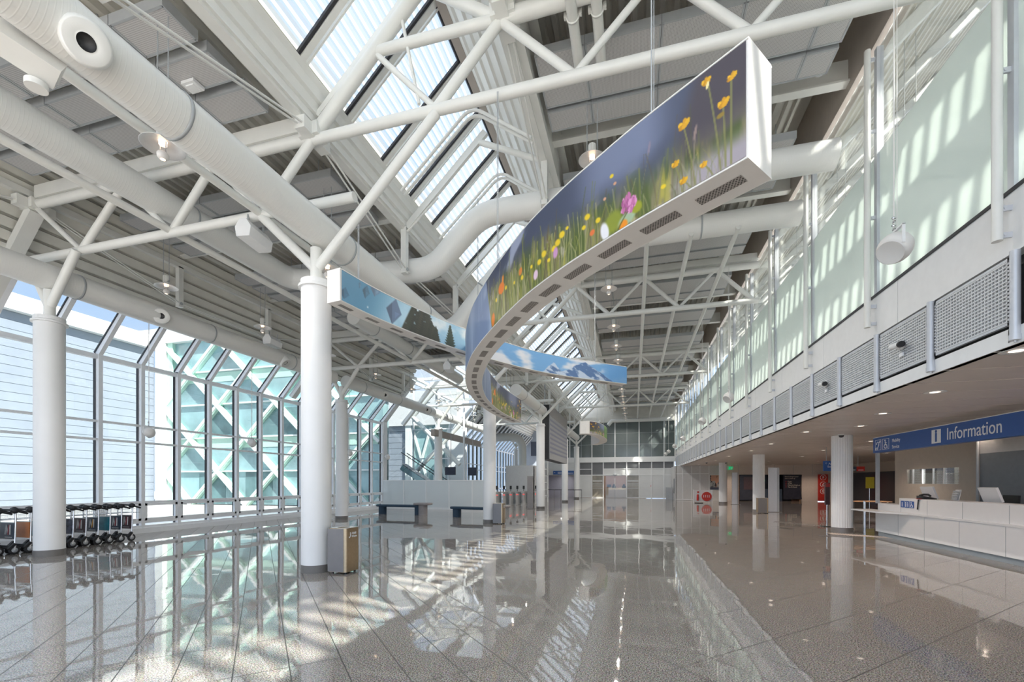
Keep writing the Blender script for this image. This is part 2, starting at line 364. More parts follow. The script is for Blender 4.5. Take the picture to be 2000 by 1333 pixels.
# ------------------------------------------------------------------ left facade: mullions, transoms, glass, sloped head
MX = -15.1
def facade(k, y0, n, slope_top=-14.05, pitch=1.16, last=True):
    y1 = y0+n*pitch; h = holder('window_%d' % k, (MX, y0, 0)); f = MB(); g = MB(); pn = MB(); hop = MB()
    for i in range(n+1 if last else n):
        y = y0+i*pitch
        f.box(MX-.08, MX+.10, y-.055, y+.055, .14, 5.38).beam((MX, y, 5.34), (slope_top+.1, y, sl(slope_top+.1)), .11, .16)
        g.box(MX-.10, MX-.02, y-.075, y+.075, .14, 5.38).beam((MX-.07, y, 5.40), (slope_top, y, sl(slope_top)+.06), .15, .04)
    for z, hh in ((5.28, .13), (3.40, .06), (2.87, .06), (.98, .07), (.36, .09), (.20, .09)):
        f.box(MX-.06, MX+.08, y0, y1, z-hh/2, z+hh/2)
    f.box(MX-.15, MX+.12, y0, y1, 0, .16)
    for i in range(n):
        a, c = y0+i*pitch, y0+(i+1)*pitch
        for (p, q, r, s_) in ((a+.06, a+.13, .40, .94), (c-.13, c-.06, .40, .94), (a+.06, c-.06, .40, .47), (a+.06, c-.06, .87, .94)):
            hop.box(MX+.0, MX+.09, p, q, r, s_)
        pn.quad((MX-.05, a, .3), (MX-.05, c, .3), (MX-.05, c, 5.32), (MX-.05, a, 5.32))
        pn.quad((MX-.05, a, 5.36), (MX-.05, c, 5.36), (slope_top-.02, c, sl(slope_top)+.03), (slope_top-.02, a, sl(slope_top)+.03))
    f.build('frame', 'frame_white', h); g.build('gasket', 'gasket', h); hop.build('hopper_frame', 'frame_white', h); pn.build('pane', 'glass_facade', h)
facade(1, 9.28-11*1.16, 9, last=False); facade(2, 9.28-2*1.16, 7, last=False); facade(3, 9.28+5*1.16, 8)
facade(4, 34.8, 10, -13.2, last=False); facade(5, 34.8+11.6, 10, -13.2)
struct(MB().box(-15.25, -14.95, 24.35, 24.75, 0, 5.5).beam((-15.08, 24.55, 5.4), (-13.0, 24.55, 7.85), .3, .25).build('trim_end_pillar', 'white'))
struct(MB().box(-15.25, -14.9, 34.3, 34.8, 0, 5.5).beam((-15.05, 34.55, 5.4), (-13.0, 34.55, 7.85), .4, .3).box(-15.0, -13.4, 34.4, 34.55, 0, 6.5).build('trim_annex_pillar', 'white'))
# ------------------------------------------------------------------ ridge skylight: sloped glazing facing left, opaque sheet on its other side
gx = lambda z: -5.36+(z-8.63)/(10.40-8.63)*1.88
SP, SQ = V((-5.36, 0, 8.63)), V((-3.46, 0, 10.42)); SN = V((-.686, 0, .728))
n = 5
for t0 in T:
    y0, y1 = t0-5+1.875+3.125, t0+10
    y1 = min(y1, 47.5)
    n += 1; h = holder('window_%d' % (n+1), (-4.4, t0, 8.6)); f = MB(); g = MB(); pn = MB()
    def P(k, y, off=0.): q = SP+(SQ-SP)*k+SN*off; return V((q.x, y, q.z))
    y = t0+.625
    while y < y1:
        f.beam(P(0, y), P(1, y), .10, .07, 0, SN); f.beam(P(0, y+.11), P(1, y+.11), .035, .05, 0, SN)
        g.beam(P(0, y-.085, .01), P(1, y-.085, .01), .05, .05, 0, SN); y += 1.25
    for k in (0, 1): f.beam(P(k, t0), P(k, y1), .10, .08, 0, SN)
    g.beam(P(.975, t0, .02), P(.975, y1, .02), .04, .05, 0, SN)
    pn.quad(P(0, t0, .06), P(0, y1, .06), P(1, y1, .06), P(1, t0, .06))
    f.build('frame', 'steel_white', h); g.build('gasket', 'gasket', h); pn.build('pane', 'skylight_sheet', h)
# gutter and upstand below the glazing
b = MB()
for (x0, z0), (x1, z1) in (((-5.78, 8.02), (-5.60, 8.02)), ((-5.60, 8.02), (-5.60, 8.10)), ((-5.60, 8.10), (-5.56, 8.22)), ((-5.56, 8.22), (-5.50, 8.24)), ((-5.50, 8.24), (-5.47, 8.40)), ((-5.47, 8.40), (-5.41, 8.42)), ((-5.41, 8.42), (-5.36, 8.60)), ((-5.36, 8.60), (-5.36, 8.66)),
                       ((-5.78, 8.02), (-5.78, 8.8))):
    b.quad((x0, YB, z0), (x0, 47.5, z0), (x1, 47.5, z1), (x1, YB, z1))
struct(b.build('trim_gutter', 'steel_white'))
b = MB()
for k in range(6):
    x0 = -3.36+k*.235; z0 = 10.36-k*.205
    b.quad((x0, YB, z0), (x0, 47.5, z0), (x0+.175, 47.5, z0-.152), (x0+.175, YB, z0-.152))
    b.quad((x0+.175, YB, z0-.152), (x0+.175, 47.5, z0-.152), (x0+.235, 47.5, z0-.205), (x0+.235, YB, z0-.205))
    b.box(x0+.17, x0+.24, YB, 47.5, z0-.20, z0-.165)
b.quad((-3.5, YB, 10.75), (-3.5, 47.5, 10.75), (-1.6, 47.5, 9.6), (-1.6, YB, 9.6))
struct(b.build('ceiling_ridge', 'steel_white'))
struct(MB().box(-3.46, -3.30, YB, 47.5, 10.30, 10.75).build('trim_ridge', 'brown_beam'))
struct(MB().box(-2.05, -1.80, YB, 47.5, 9.08, 9.95).box(-2.15, -1.95, YB, 47.5, 9.05, 9.10).build('trim_ridge_foot', 'steel_white'))
# ------------------------------------------------------------------ right gallery
GX = 4.05
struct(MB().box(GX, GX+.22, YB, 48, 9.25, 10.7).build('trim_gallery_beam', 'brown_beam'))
b = MB(); y = YB
while y < 47.4:
    b.box(GX, GX+.15, y+.006, min(y+2.851, 47.5), 4.15, 4.83); y += 2.857
struct(b.build('wall_gallery_edge', 'white'))
struct(MB().box(GX-.02, GX+.15, YB, 47.5, 4.83, 4.87).build('trim_glass_channel', 'gasket'))
struct(MB().box(GX, GX+.1, YB, 47.5, 3.13, 3.32).box(GX+.16, 17.4, YB, 47.5, 4.02, 4.14).build('wall_gallery_slab', 'white'))
struct(MB().box(GX+.12, GX+.16, YB, 47.5, 3.32, 4.14).build('wall_gallery_recess', 'dark'))
b = MB(); y = 3.0
while y < 43: b.box(GX+.02, 17.4, y+.02, y+.855, 3.13, 3.18); y += .875
b.box(GX+.02, 17.4, YB, 3.0, 3.13, 3.18)
struct(b.build('ceiling_under_gallery', 'soffit')); struct(MB().box(GX+.12, 17.4, YB, 47.5, 3.2, 3.24).build('ceiling_under_gallery_back', 'dark'))
# gallery room behind the glass
struct(MB().box(13, 13.15, YB, 48, 3.25, 9.9).build('wall_gallery_back', 'wing_wall'))
# roof of the gallery: a monitor with an opaque inner slope and a glazed outer slope
s2 = lambda x: 9.9+.96*(x-4.45)
struct(corrugated(4.35, 9.5, YB, 48, 0, .24, .08, s2).build('ceiling_gallery', 'deck_right'))
b = MB()
E0, E1 = V((9.45, 0, 14.72)), V((13.05, 0, 9.9))
for k in (.04, .22, .40, .58, .76, .97):
    q = E0+(E1-E0)*k; b.box(q.x-.06, q.x+.06, YB, 48, q.z-.06, q.z+.06)
y = YB
while y < 48: b.beam((E0.x, y, E0.z), (E1.x, y, E1.z), .17, .05); y += .417
struct(b.build('trim_gallery_roof', 'steel_white'))
b = MB()
for t0 in T:
    for k in (0, 3.333, 6.667): b.beam((4.4, t0+k, 9.68), (9.3, t0+k, 14.38), .14, .22)
struct(b.build('trim_gallery_rafters', 'steel_white'))
n = 10
k = 0; y = 6.22-2.857*5
while y < 47:
    y1 = min(y+2.857, 47.5); n += 1; h = holder('window_%d' % (n+1), (GX, y, 4.87))
    MB().box(GX+.03, GX+.045, y+.012, y1-.012, 4.87, 7.31).build('frosted_pane', 'frost_gallery', h)
    MB().box(GX+.03, GX+.045, y+.012, y1-.012, 7.31, 9.12).build('clear_pane', 'glass_clear', h)
    MB().box(GX-.01, GX+.09, y-.045, y+.045, 4.87, 9.10).box(GX-.01, GX+.09, y-.045, y+.045, 9.1, 9.13).build('mullion', 'post_grey', h)
    y += 2.857
# ------------------------------------------------------------------ end wall of the hall
b = MB(); gp = MB(); dk = MB(); pl = MB(); lo = MB()
y = YF
b.box(-9.6, 4.06, y-.12, y+.1, 3.74, 4.28)
for x in (-9.5, -6.63, -4.28, -1.9, .52, 2.96, 4.0): b.box(x-.05, x+.05, y-.08, y+.05, 4.28, 8.0)
for x in (-5.6, -4.28, -3.1, -.72, .52, 1.75, 2.95, 3.9): b.box(x-.05, x+.05, y-.08, y+.05, 0 if x not in (-1.9,) else 2.4, 3.74)
b.box(-1.95, -1.85, y-.08, y+.05, 2.4, 3.74)
for z in (3.05, 2.40): b.box(-3.1 if z > 3 else -5.6, 3.95, y-.06, y+.05, z-.04, z+.04)
b.box(-5.6, -3.1, y-.06, y+.05, .02, .10).box(-.72, 3.95, y-.06, y+.05, .02, .10).box(-5.6, -4.28, y-.06, y+.05, 3.0, 3.06)
struct(b.build('wall_end_frame', 'white'))
struct(MB().box(-9.55, 4.0, y-.01, y+.02, 4.28, 7.9).build('window_40', 'far_glass'))
b = MB()
for z in (5.6, 6.75): b.box(-9.5, 4, y-.03, y, z-.012, z+.012)
for x in (-8.0, -5.4, -3.1, -.7, 1.75): b.box(x-.015, x+.015, y-.03, y, 4.28, 7.9)
struct(b.build('trim_end_glass', 'grey_paint'))
dk.box(-5.55, -4.33, y-.02, y, 2.44, 3.74).box(-4.23, -3.15, y-.02, y, 2.44, 3.74).box(-3.05, 3.9, y-.02, y, 3.08, 3.74)
struct(dk.build('wall_end_upper', 'far_dark'))
pl.box(-5.55, -4.33, y-.02, y, .1, 2.38).box(.56, 3.9, y-.02, y, .1, 2.38).box(-3.05, 3.9, y-.03, y, 2.44, 3.02)
struct(pl.build('wall_end', 'far_panel'))
struct(MB().box(-9.6, 4.2, y-.2, y+.3, 7.9, 8.5).box(-9.6, 4.2, y+.05, y+.3, 8.5, 11.2).build('wall_end_top', 'deck_right'))
h = holder('door_1', (-1.9, y, 0))
MB().box(-4.24, -3.14, y-.02, y-.005, .1, 2.36).box(-.68, .48, y-.02, y-.005, .1, 2.36).build('side_pane', 'far_glass_low', h)
b = MB()
for x0, x1 in ((-4.2, -3.2), (-.64, .44)):
    for z, hh in ((1.78, .10), (1.55, .02), (1.42, .02), (1.30, .02), (1.16, .02), (1.02, .02)): b.box(x0, x1, y-.026, y-.021, z-hh/2, z+hh/2)
b.build('safety_stripe', 'far_panel', h)
MB().box(-1.93, -1.89, y+.02, y+.06, 0, 2.34).box(-3.05, -.77, y+.02, y+.06, 2.33, 2.4).box(-2.1, -1.7, y-.2, y-.08, 2.40, 2.47).build('door_frame', 'grey_paint', h)
MB().box(-3.05, -1.93, y+.03, y+.045, .02, 2.33).box(-1.89, -.77, y+.03, y+.045, .02, 2.33).build('door_leaf', 'glass_clear', h)
# room seen through the end doors
struct(MB().box(-5.6, 1.2, 50.5, 50.6, 0, 3.0).build('wall_rear_room', 'pink_wall'))
for x in (-3.6, -1.2):
    ld = bpy.data.lights.new('rear_room_fill_light', 'AREA'); ld.energy = 13; ld.size = .8; ld.color = (1, .86, .74); lo = bpy.data.objects.new('rear_room_fill_light', ld); COL.objects.link(lo); lo.location = (x, 49, 2.95)  # added fill lights, no fixtures, lift the room behind the doors
struct(MB().box(-5.6, 1.2, 47.7, 50.6, 3.0, 3.05).box(-5.65, -5.6, 47.7, 50.6, 0, 3.0).box(1.2, 1.25, 47.7, 50.6, 0, 3.0).build('ceiling_rear_room', 'shop_wall'))
# wing wall and shop fronts under the gallery
y = 43.
struct(MB().box(3.62, 7.75, y, y+.2, 0, 3.13).box(3.62, 3.74, y, 47.4, 0, 3.13).build('wall_wing', 'wing_wall'))
b = MB()
for x in (3.66, 4.3, 5.05, 5.75, 6.5, 7.7): b.box(x-.03, x+.03, y-.03, y, 0, 3.13)
for z in (2.42, .06): b.box(3.62, 6.5, y-.025, y, z-.03, z+.03)
struct(b.build('trim_wing', 'white'))
struct(MB().box(7.75, 17.4, y+.0, y+.2, 2.30, 3.13).box(7.75, 8.9, y, y+.2, 0, 2.3).box(13.8, 15.0, y, y+.2, 0, 2.3).box(15.7, 17.4, y, y+.2, 0, 2.3).build('wall_shop', 'shop_wall'))
b = MB()
for x in (8.9, 10.3, 11.75, 13.2, 14.6, 16.2): b.box(x-.012, x+.012, y-.01, y, 2.3, 3.13)
struct(b.build('trim_shop', 'grey_paint'))
struct(MB().box(8.9, 13.8, y+2.2, y+2.3, 0, 3.1).build('wall_shop_inside', 'shop_dark'))
struct(MB().box(8.9, 9.0, y+.2, y+2.3, 0, 3.1).box(13.7, 13.8, y+.2, y+2.3, 0, 3.1).build('wall_shop_side', 'shop_orange'))
struct(MB().box(17.4, 17.6, YB, 44, 0, 3.2).build('wall_right', 'beige'))
struct(MB().box(17.3, 17.4, 35, 42.8, 0, 2.4).build('wall_right_dark', 'shop_dark'))
# ------------------------------------------------------------------ open annex on the left: glazing line, steel bracing
b = MB()
yb = 30.
def br(p, q, r=.16): b.tube((p[0], yb, p[1]), (q[0], yb, q[1]), r, 12)
br((-16.05, 2.55), (-15.8, 2.31)); br((-15.8, 2.31), (-12.2, 5.8)); br((-16.05, 6.45), (-13.4, 9.2)); br((-16.05, 6.6), (-12.2, 2.9))
struct(b.build('trim_annex_brace', 'brace_white'))
b = MB()
for z in (3.4, 5.6, 7.6): b.box(-16.1, -12, 30.3, 30.36, z-.04, z+.04)
for x in (-16.1, -14.2, -12): b.box(x-.05, x+.05, 30.28, 30.4, 0, 9)
struct(b.build('trim_annex_frame', 'frame_white'))
b = MB()
for yy in (27.5, 30, 32.5, 35): b.box(-15, -8.6, yy-.06, yy+.06, 8.55, 8.75)
for x in (-14.8, -12.1, -10.4, -8.6): b.box(x-.06, x+.06, 24.7, 36, 8.5, 8.7)
struct(b.build('trim_annex_roof', 'steel_white'))
struct(MB().quad((-13.0, 24.7, 8.78), (-13.0, 36, 8.78), (-8.6, 36, 8.78), (-8.6, 24.7, 8.78)).quad((-15.05, 24.7, 5.4), (-15.05, 36, 5.4), (-13.0, 36, 8.78), (-13.0, 24.7, 8.78)).quad((-15.05, 24.7, 0), (-15.05, 34.4, 0), (-15.05, 34.4, 5.4), (-15.05, 24.7, 5.4)).build('window_42', 'glass_annex'))
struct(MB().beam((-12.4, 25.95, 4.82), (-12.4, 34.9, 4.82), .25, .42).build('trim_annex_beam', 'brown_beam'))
struct(MB().box(-11.6, -8.9, 40, 40.2, 0, 3.1).box(-8.95, -8.9, 40, 47.4, 0, 3.1).box(-11.6, -8.9, 40, 47, 3.1, 3.2).build('wall_gate_room', 'wing_wall'))
struct(MB().box(-9.6, -5.6, 47.45, 47.6, 2.42, 3.74).build('wall_end_left', 'far_panel'))
struct(MB().box(-15.1, -5.6, 58, 58.2, 0, 8.8).build('wall_rear_left', 'siding'))
# ------------------------------------------------------------------ buildings across the forecourt
B = thing('terminal_building', 'neighbouring terminal block with diagonal white bracing over teal glass', 'building', (-27, 26, 0))
MB().box(-35.95, -16.2, 26.3, 27.0, 0, 12.4).build('glass_wall', 'teal_glass', B)
wh = MB(); gr = MB(); fl = MB()
for i in range(-3, 7):
    for s_ in (1, -1):
        xa = -32.63+i*5.24
        yy_ = 26+.012*s_; p, q = V((xa, yy_, -.03)), V((xa+s_*13.3, yy_, 12.47))
        def clip(p, q):
            d = q-p; t0_, t1_ = 0., 1.
            for lim, sgn in ((-35.2, 1), (-16.3, -1)):
                if abs(d.x) > 1e-6:
                    tt = (lim-p.x)/d.x
                    if (d.x > 0) == (sgn > 0): t0_ = max(t0_, tt)
                    else: t1_ = min(t1_, tt)
            return (p+d*t0_, p+d*t1_) if t1_ > t0_+.02 else None
        c = clip(p, q)
        if c:
            wh.beam(c[0], c[1], .12, .20, 0, (0, 0, 1)); gr.beam(c[0]+V((0, .18, 0)), c[1]+V((0, .18, 0)), .30, .36, 0, (0, 0, 1))
wh.box(-35.7, -34.95, 25.7, 26.3, 0, 12.4); gr.box(-34.9, -34.4, 26.05, 26.3, 0, 12.4)
for z in (2.46, 4.97, 7.5, 10): fl.box(-34.9, -16.2, 26.12, 26.3, z-.05, z+.05)
for z0, z1 in ((4.2, 4.9), (9.2, 9.9)): gr.box(-34.4, -16.2, 26.27, 26.29, z0, z1)
wh.build('bracing', 'brace_white', B); gr.build('bracing_web', 'brace_green', B); fl.build('floor_line', 'brace_white', B)
MB().box(-38, -16, 25.9, 27.5, 12.4, 13.6).build('roof', 'roof_white', B)
b = MB()
for k in range(7): b.beam((-33.5+k*1.4, 26.5, 13.6), (-33.5+k*1.4, 26.5, 14.5), .05, .05)
b.beam((-34, 26.5, 14.4), (-24.5, 26.5, 14.4), .05, .05).build('roof_railing', 'brace_white', B)
b = MB()
for x0, x1, z0, z1 in ((-32, -29.5, 0, 2.3), (-27.6, -25.2, .2, 2.4), (-30.8, -28.7, 5.2, 7.3), (-26, -22.5, 5.1, 7.0), (-22, -19.5, .2, 4.1)): b.box(x0, x1, 26.28, 26.295, z0, z1)
b.build('dark_opening', 'teal_dark', B)
B = thing('rear_wing', 'pale clad wing with a white post and braced teal glass seen past the frosted partition', 'building', (-21, 38, 0))
b = MB()
for k in range(13): b.box(-27, -20.7, 38, 38.4, k*.54+.03, k*.54+.54)
b.build('cladding', 'siding', B); MB().box(-27, -20.7, 38.06, 38.4, 0, 7).build('joint', 'grey_paint', B); MB().box(-20.9, -20.3, 37.8, 38.2, 0, 7.1).build('post', 'brace_white', B); MB().box(-20.3, -15.5, 38.2, 38.4, 0, 7.1).build('glass_wall', 'teal_glass', B)
b = MB()
for k in range(2):
    for s_ in (0, 1): b.beam((-20.3+1.9*k, 38.1+.02*s_, (.6, 6.8)[s_]), (-18.4+1.9*k, 38.1+.02*s_, (6.8, .6)[s_]), .1, .22)
b.build('bracing', 'brace_white', B); MB().beam((-20, 39.2, 8.6), (-15.6, 39.2, 8.6), 3.0, 3.2).beam((-28, 39.2, 8.6), (-20, 39.2, 8.6), 3.0, 3.2).build('roof', 'roof_white', B)
B = thing('cladding_building', 'pale metal clad wing with thin horizontal joints beyond the glazed facade', 'building', (-38, 12, 0))
b = MB(); jn = MB()
for k in range(22): b.box(-40, -36, -6, 25.85, k*.54+.028, k*.54+.54)
jn.box(-39.9, -36.04, -6, 25.85, 0, 11.9)
b.build('cladding', 'siding', B); jn.build('joint', 'grey_paint', B)
MB().beam((-36.6, -6, 12.4), (-36.6, 25.3, 12.4), 2.2, 1.0).build('roof_edge', 'roof_white', B)
# ================================================================== COLUMNS, TRUSSES, DUCTS
def column(x, y, label, top=5.15, tree=True, left=None, right=None, base='dark_base'):
    t = thing('round_column', label, 'column', (x, y, 0), 'white round columns')
    MB().tube((x, y, .14), (x, y, top), .255, 40).build('shaft', 'column_white', t)
    MB().tube((x, y, 0), (x, y, .14), .262, 40).build('base_band', base, t)
    if tree:
        MB().lathe([(.255, top-.06), (.30, top-.06), (.30, top-.02), (.262, top), (.262, top+.08), (0, top+.08)], (x, y, 0), 36, sm=False).build('collar', 'column_white', t)
        MB().tube((x, y, top+.05), (x, y, 5.84), .10, 20).build('post', 'steel_white', t)
        for e in (left, right):
            if e: MB().tube((x+(.04 if e[0] > x else -.04), y, 5.5), (e[0], y, e[1]), .085, 16).build('strut', 'steel_white', t)
    return t
cl = ['white round column with a bronze litter bin at its foot', 'white round column with a litter bin, behind the curved flower ribbon', 'white round column beside the grey pylon before the gates',
      'white round column below the departure board', 'white round column with branching head close to the end wall']
for k, y in enumerate((6.8, 16.8, 26.8, 36.8, 44.6)):
    column(-5.55, y, cl[k], left=(-6.76, 6.62), right=(-3.18, 7.78))
cl = ['white round column standing among the luggage trolleys', 'white round column mostly hidden behind the bin column', 'white round column behind the frosted partition', 'white round column by the far gate room', 'white round column at the rear facade']
for k, y in enumerate((6.7, 16.8, 26.8, 36.8, 46.8)):
    column(-12.4, y, cl[k], left=(-13.05, 6.55), right=(-11.56, 6.6))
cl = ['fluted white column beside the information counter', 'fluted white column with a bronze bin under the gallery', 'fluted white column behind the fire point screen']
for k, y in enumerate((16.8, 26.8, 36.8)):
    t = thing('fluted_column', cl[k], 'column', (6.55, y, 0), 'gallery columns')
    b = MB(); nn = 96
    prof = [(.29 if i % 4 else .277) for i in range(nn)]
    A = [(6.55+r*math.cos(2*math.pi*i/nn), y+r*math.sin(2*math.pi*i/nn), z) for z in (.15, 3.13) for i, r in enumerate(prof)]
    b.add(A, [(i, (i+1) % nn, nn+(i+1) % nn, nn+i) for i in range(nn)]); b.build('shaft', 'column_white', t)
    MB().tube((6.55, y, 0), (6.55, y, .15), .30, 40).build('base_band', 'taupe', t)
TR = ['above the trolleys, partly overhead', 'resting on the column with the large bronze bin', 'behind the curved flower ribbon', 'in front of the departure board', 'closest to the end wall']
TR = ['white tubular roof truss overhead at the near edge of the view', 'white tubular roof truss resting on the column with the bronze bin', 'white tubular roof truss crossing behind the mountain print', 'white tubular roof truss in front of the departure board', 'white tubular roof truss last before the end wall']
for t0, lb in zip(T, TR):
    t = thing('roof_truss', lb, 'truss', (-4.5, t0, 6.65), 'roof trusses')
    y = t0
    def tb(nm, p, q, r, n=14): return MB().tube((p[0], y, p[1]), (q[0], y, q[1]), r, n).build(nm, 'steel_white', t)
    def bm(nm, p, q, w, h): return MB().beam((p[0], y, p[1]), (q[0], y, q[1]), w, h).build(nm, 'steel_white', t)
    # left half
    tb('lower_chord', (-13.15, 6.65), (-4.75, 6.65), .085); tb('upper_chord', (-13.0, 7.88), (-5.6, 7.88), .10)
    bm('rafter', (-12.95, 8.12), (-5.7, 8.12), .16, .28)
    for a, c, r in (((-13.05, 7.85), (-11.56, 6.65), .06), ((-11.56, 6.65), (-10.3, 7.85), .075), ((-10.3, 7.85), (-9.0, 6.65), .06), ((-9.0, 6.65), (-7.9, 7.85), .075), ((-7.9, 7.85), (-6.76, 6.65), .06), ((-6.76, 6.65), (-5.6, 7.88), .085)): tb('diagonal', a, c, r)
    bm('sloped_beam', (-13.05, 7.75), (-15.0, 5.5), .26, .2)
    # ridge and right half
    tb('lower_chord', (-5.6, 7.83), (4.1, 7.83), .09, 18); tb('upper_chord', (-2.05, 9.05), (4.1, 9.05), .12); bm('rafter', (-2.0, 9.32), (4.1, 9.32), .16, .22)
    tb('raking_chord', (-5.6, 7.9), (-3.45, 9.98), .11); bm('raking_rafter', (-5.5, 8.22), (-3.35, 10.22), .12, .1)
    tb('raking_chord', (-3.45, 9.98), (-2.05, 9.03), .09)
    tb('tie', (-4.34, 9.1), (-2.05, 9.05), .085)
    for a, c, r in (((-4.34, 9.08), (-3.18, 7.85), .05), ((-3.18, 7.85), (-2.05, 9.03), .085), ((-2.05, 9.0), (-.88, 7.85), .07), ((-.88, 7.85), (.35, 9.05), .055), ((.35, 9.05), (1.55, 7.85), .07), ((1.55, 7.85), (2.75, 9.05), .055), ((2.75, 9.05), (3.95, 7.85), .07)): tb('diagonal', a, c, r)
    if True:
        tb('brace', (-3.9, 9.9), (-3.5, 8.0), .03, 8)
    for x, z in ((-13.1, 7.85), (-5.62, 7.92), (-2.0, 9.08)):
        MB().beam((x-.2, y, z), (x+.2, y, z+.02), .30, .22).box(x-.1, x+.1, y-.34, y+.34, z-.12, z+.10).build('gusset', 'steel_white', t)
QL = {-13.1: 'above the sloped glazing', -5.62: 'at the skylight foot', -2.0: 'at the ridge wall'}
for x, zt in ((-13.1, 7.85), (-5.62, 7.92), (-2.0, 9.05)):
    for k, t0 in enumerate(T):
        if x == -13.1 and k > 2: continue
        t = thing('queen_post_girder', 'white tie rod girder %s, %s' % (QL[x], BAY[k]), 'girder', (x, t0, zt), 'queen post girders')
        MB().box(x-.07, x+.07, t0, t0+10, zt+.16, zt+.30).build('beam', 'steel_white', t)
        pz = zt-1.0
        for q in (1, 2): MB().box(x-.07, x+.07, t0+3.333*q-.07, t0+3.333*q+.07, pz, zt+.2).build('hanging_post', 'steel_white', t)
        for s_ in (-.05, .05):
            MB().path([(x+s_, t0+.3, zt-.02), (x+s_, t0+3.333, pz+.1), (x+s_, t0+6.667, pz+.1), (x+s_, t0+9.7, zt-.02)], .018, 8).build('tie_rod', 'steel_white', t)
        for q in (1, 2): MB().tube((x-.09, t0+3.333*q, pz+.1), (x+.09, t0+3.333*q, pz+.1), .045, 12).build('pin', 'grey_paint', t)
# secondary rafters of the skylight
b = 0
for t0 in T:
    for q in (3.333, 6.667):
        y = t0+q
        if y > 47: continue
        o = MB().beam((-5.55, y, 8.08), (-3.45, y, 10.06), .09, .16).tube((-5.55, y, 7.98), (-4.7, y, 8.7), .03, 8).tube((-3.6, y, 9.85), (-2.05, y, 9.1), .07, 12).build('skylight_rafter', 'steel_white')
        tag(o, 'white skylight rafter %s, in the %s of its bay' % (BAY[T.index(t0)], 'near third' if q < 4 else 'far third'), 'rafter', 'skylight rafters')
# ------------------------------------------------------------------ ducts
def duct(label, pts, r, seams=True, caps=(), nozz=()):
    t = thing('air_duct', label, 'duct', tuple(pts[0]), 'round white air ducts')
    # spiral seam: fine ridges along the straight runs
    out = []; P = [V(p) for p in pts]
    body = MB().path(P, r, 36, mf=lambda d: 1 if abs(d.x) > abs(d.y) else 0); body.build('duct_shell', ['duct_seam_y', 'duct_seam_x'], t)
    for p, q in zip(P[:-1], P[1:]):
        d = (q-p); Ld = d.length; d.normalize(); k = 1.2
        while k < Ld-.3 and (p+d*k).y < 40: MB().lathe([(r+.004, -.02), (r+.012, -.02), (r+.012, .02), (r+.004, .02)], p+d*k, 36, ax=d).build('hanger_band', 'grey_paint', t); k += 3.3
    for c in nozz:
        c, ax = V(c[0]), V(c[1]).normalized()
        nz_ = MB().lathe([(.20, -.12), (.205, .02), (.19, .07), (.175, .09), (.09, .045), (.075, .05)], c, 28, ax=ax).build('jet_nozzle', 'duct_white', t)
        MB().lathe([(.075, .052), (.07, .02), (0, .02)], c, 24, ax=ax).build('nozzle_throat', 'dark', nz_)
    return t
def arc(p, c, q, n=6):
    p, c, q = V(p), V(c), V(q); return [tuple(p*(1-t_)**2+c*(2*t_*(1-t_))+q*t_**2) for t_ in [i/n for i in range(n+1)]]
Z1 = 6.17
YA, YC, ZU = 10.55, 12.6, 8.36
duct('large white spiral duct along the column heads, bending over the hall past the bin column',
     [(-5.5, -2.5, Z1), (-5.5, 3, Z1), (-5.5, YC-.7, Z1)]+arc((-5.5, YC-.6, Z1), (-5.5, YC, Z1), (-5.1, YC, 6.5))+arc((-4.0, YC, 7.7), (-3.4, YC, ZU), (-2.8, YC, ZU))+[(4.0, YC, ZU)], .29,
     nozz=[((-5.25, 3.12, 5.98), (.75, -.35, -.55))])
duct('slimmer white duct over the left ceiling, bending across the hall into the gallery',
     [(-9.4, -2.5, 7.38), (-9.4, 3, 7.38), (-9.4, YA-.7, 7.38)]+arc((-9.4, YA-.6, 7.38), (-9.4, YA, 7.36), (-8.8, YA, 7.34))+[(-5.9, YA, 7.2)]+arc((-5.4, YA, 7.18), (-5.0, YA, 7.16), (-4.7, YA, 7.45))+arc((-4.1, YA, 8.0), (-3.75, YA, ZU), (-3.3, YA, ZU))+[(4.0, YA, ZU)], .285)
duct('long white duct above the sloped glazing over the trolleys', [(-12.4, -2.5, 6.12), (-12.4, 6, 6.12), (-12.4, 16.2, 6.12)], .275,
     nozz=[((-12.15, 8.9, 6.05), (.8, -.5, -.3)), ((-12.15, 15.2, 6.05), (.8, -.5, -.3)), ((-12.2, 13.3, 5.98), (.6, .1, -.7))])
duct('white duct with a round end cap above the glazing past the bin column', [(-12.4, 17.1, 6.12), (-12.4, 24, 6.12), (-12.4, 35.5, 6.12)], .275, nozz=[((-12.15, 19.9, 6.05), (.8, -.5, -.3)), ((-12.15, 24.6, 6.05), (.8, -.5, -.3))])
duct('white duct starting over the second bay beneath the ice and forest print', [(-9.4, 13.4, 7.38), (-9.4, 16, 7.38), (-9.4, 23.0, 7.38)], .27)
duct('white duct with domed end hanging beside the flower ribbon before the departure board', [(-5.5, 20.7, 6.1), (-5.5, 24, 6.1), (-5.5, 27.2, 6.1)], .29)
duct('short white duct end left of the far small ribbon', [(-5.5, 36.2, 6.1), (-5.5, 40, 6.1), (-5.5, 44.3, 6.1)], .29)
duct('thick white duct bending down to the floor beyond the gates', [(-14.6, 44, 6.3)]+[(-12.6, 44, 6.3)]+arc((-12.3, 44, 6.3), (-11.0, 44, 6.3), (-11.0, 44, 5.0), 8)+[(-11.0, 44, 3.2)], .42)
duct('white duct across the hall at the end wall', [(-2.6, 47.27, 7.6), (-2.2, 47.27, 8.05), (-1.7, 47.27, 8.05), (3.7, 47.27, 8.05)], .2)
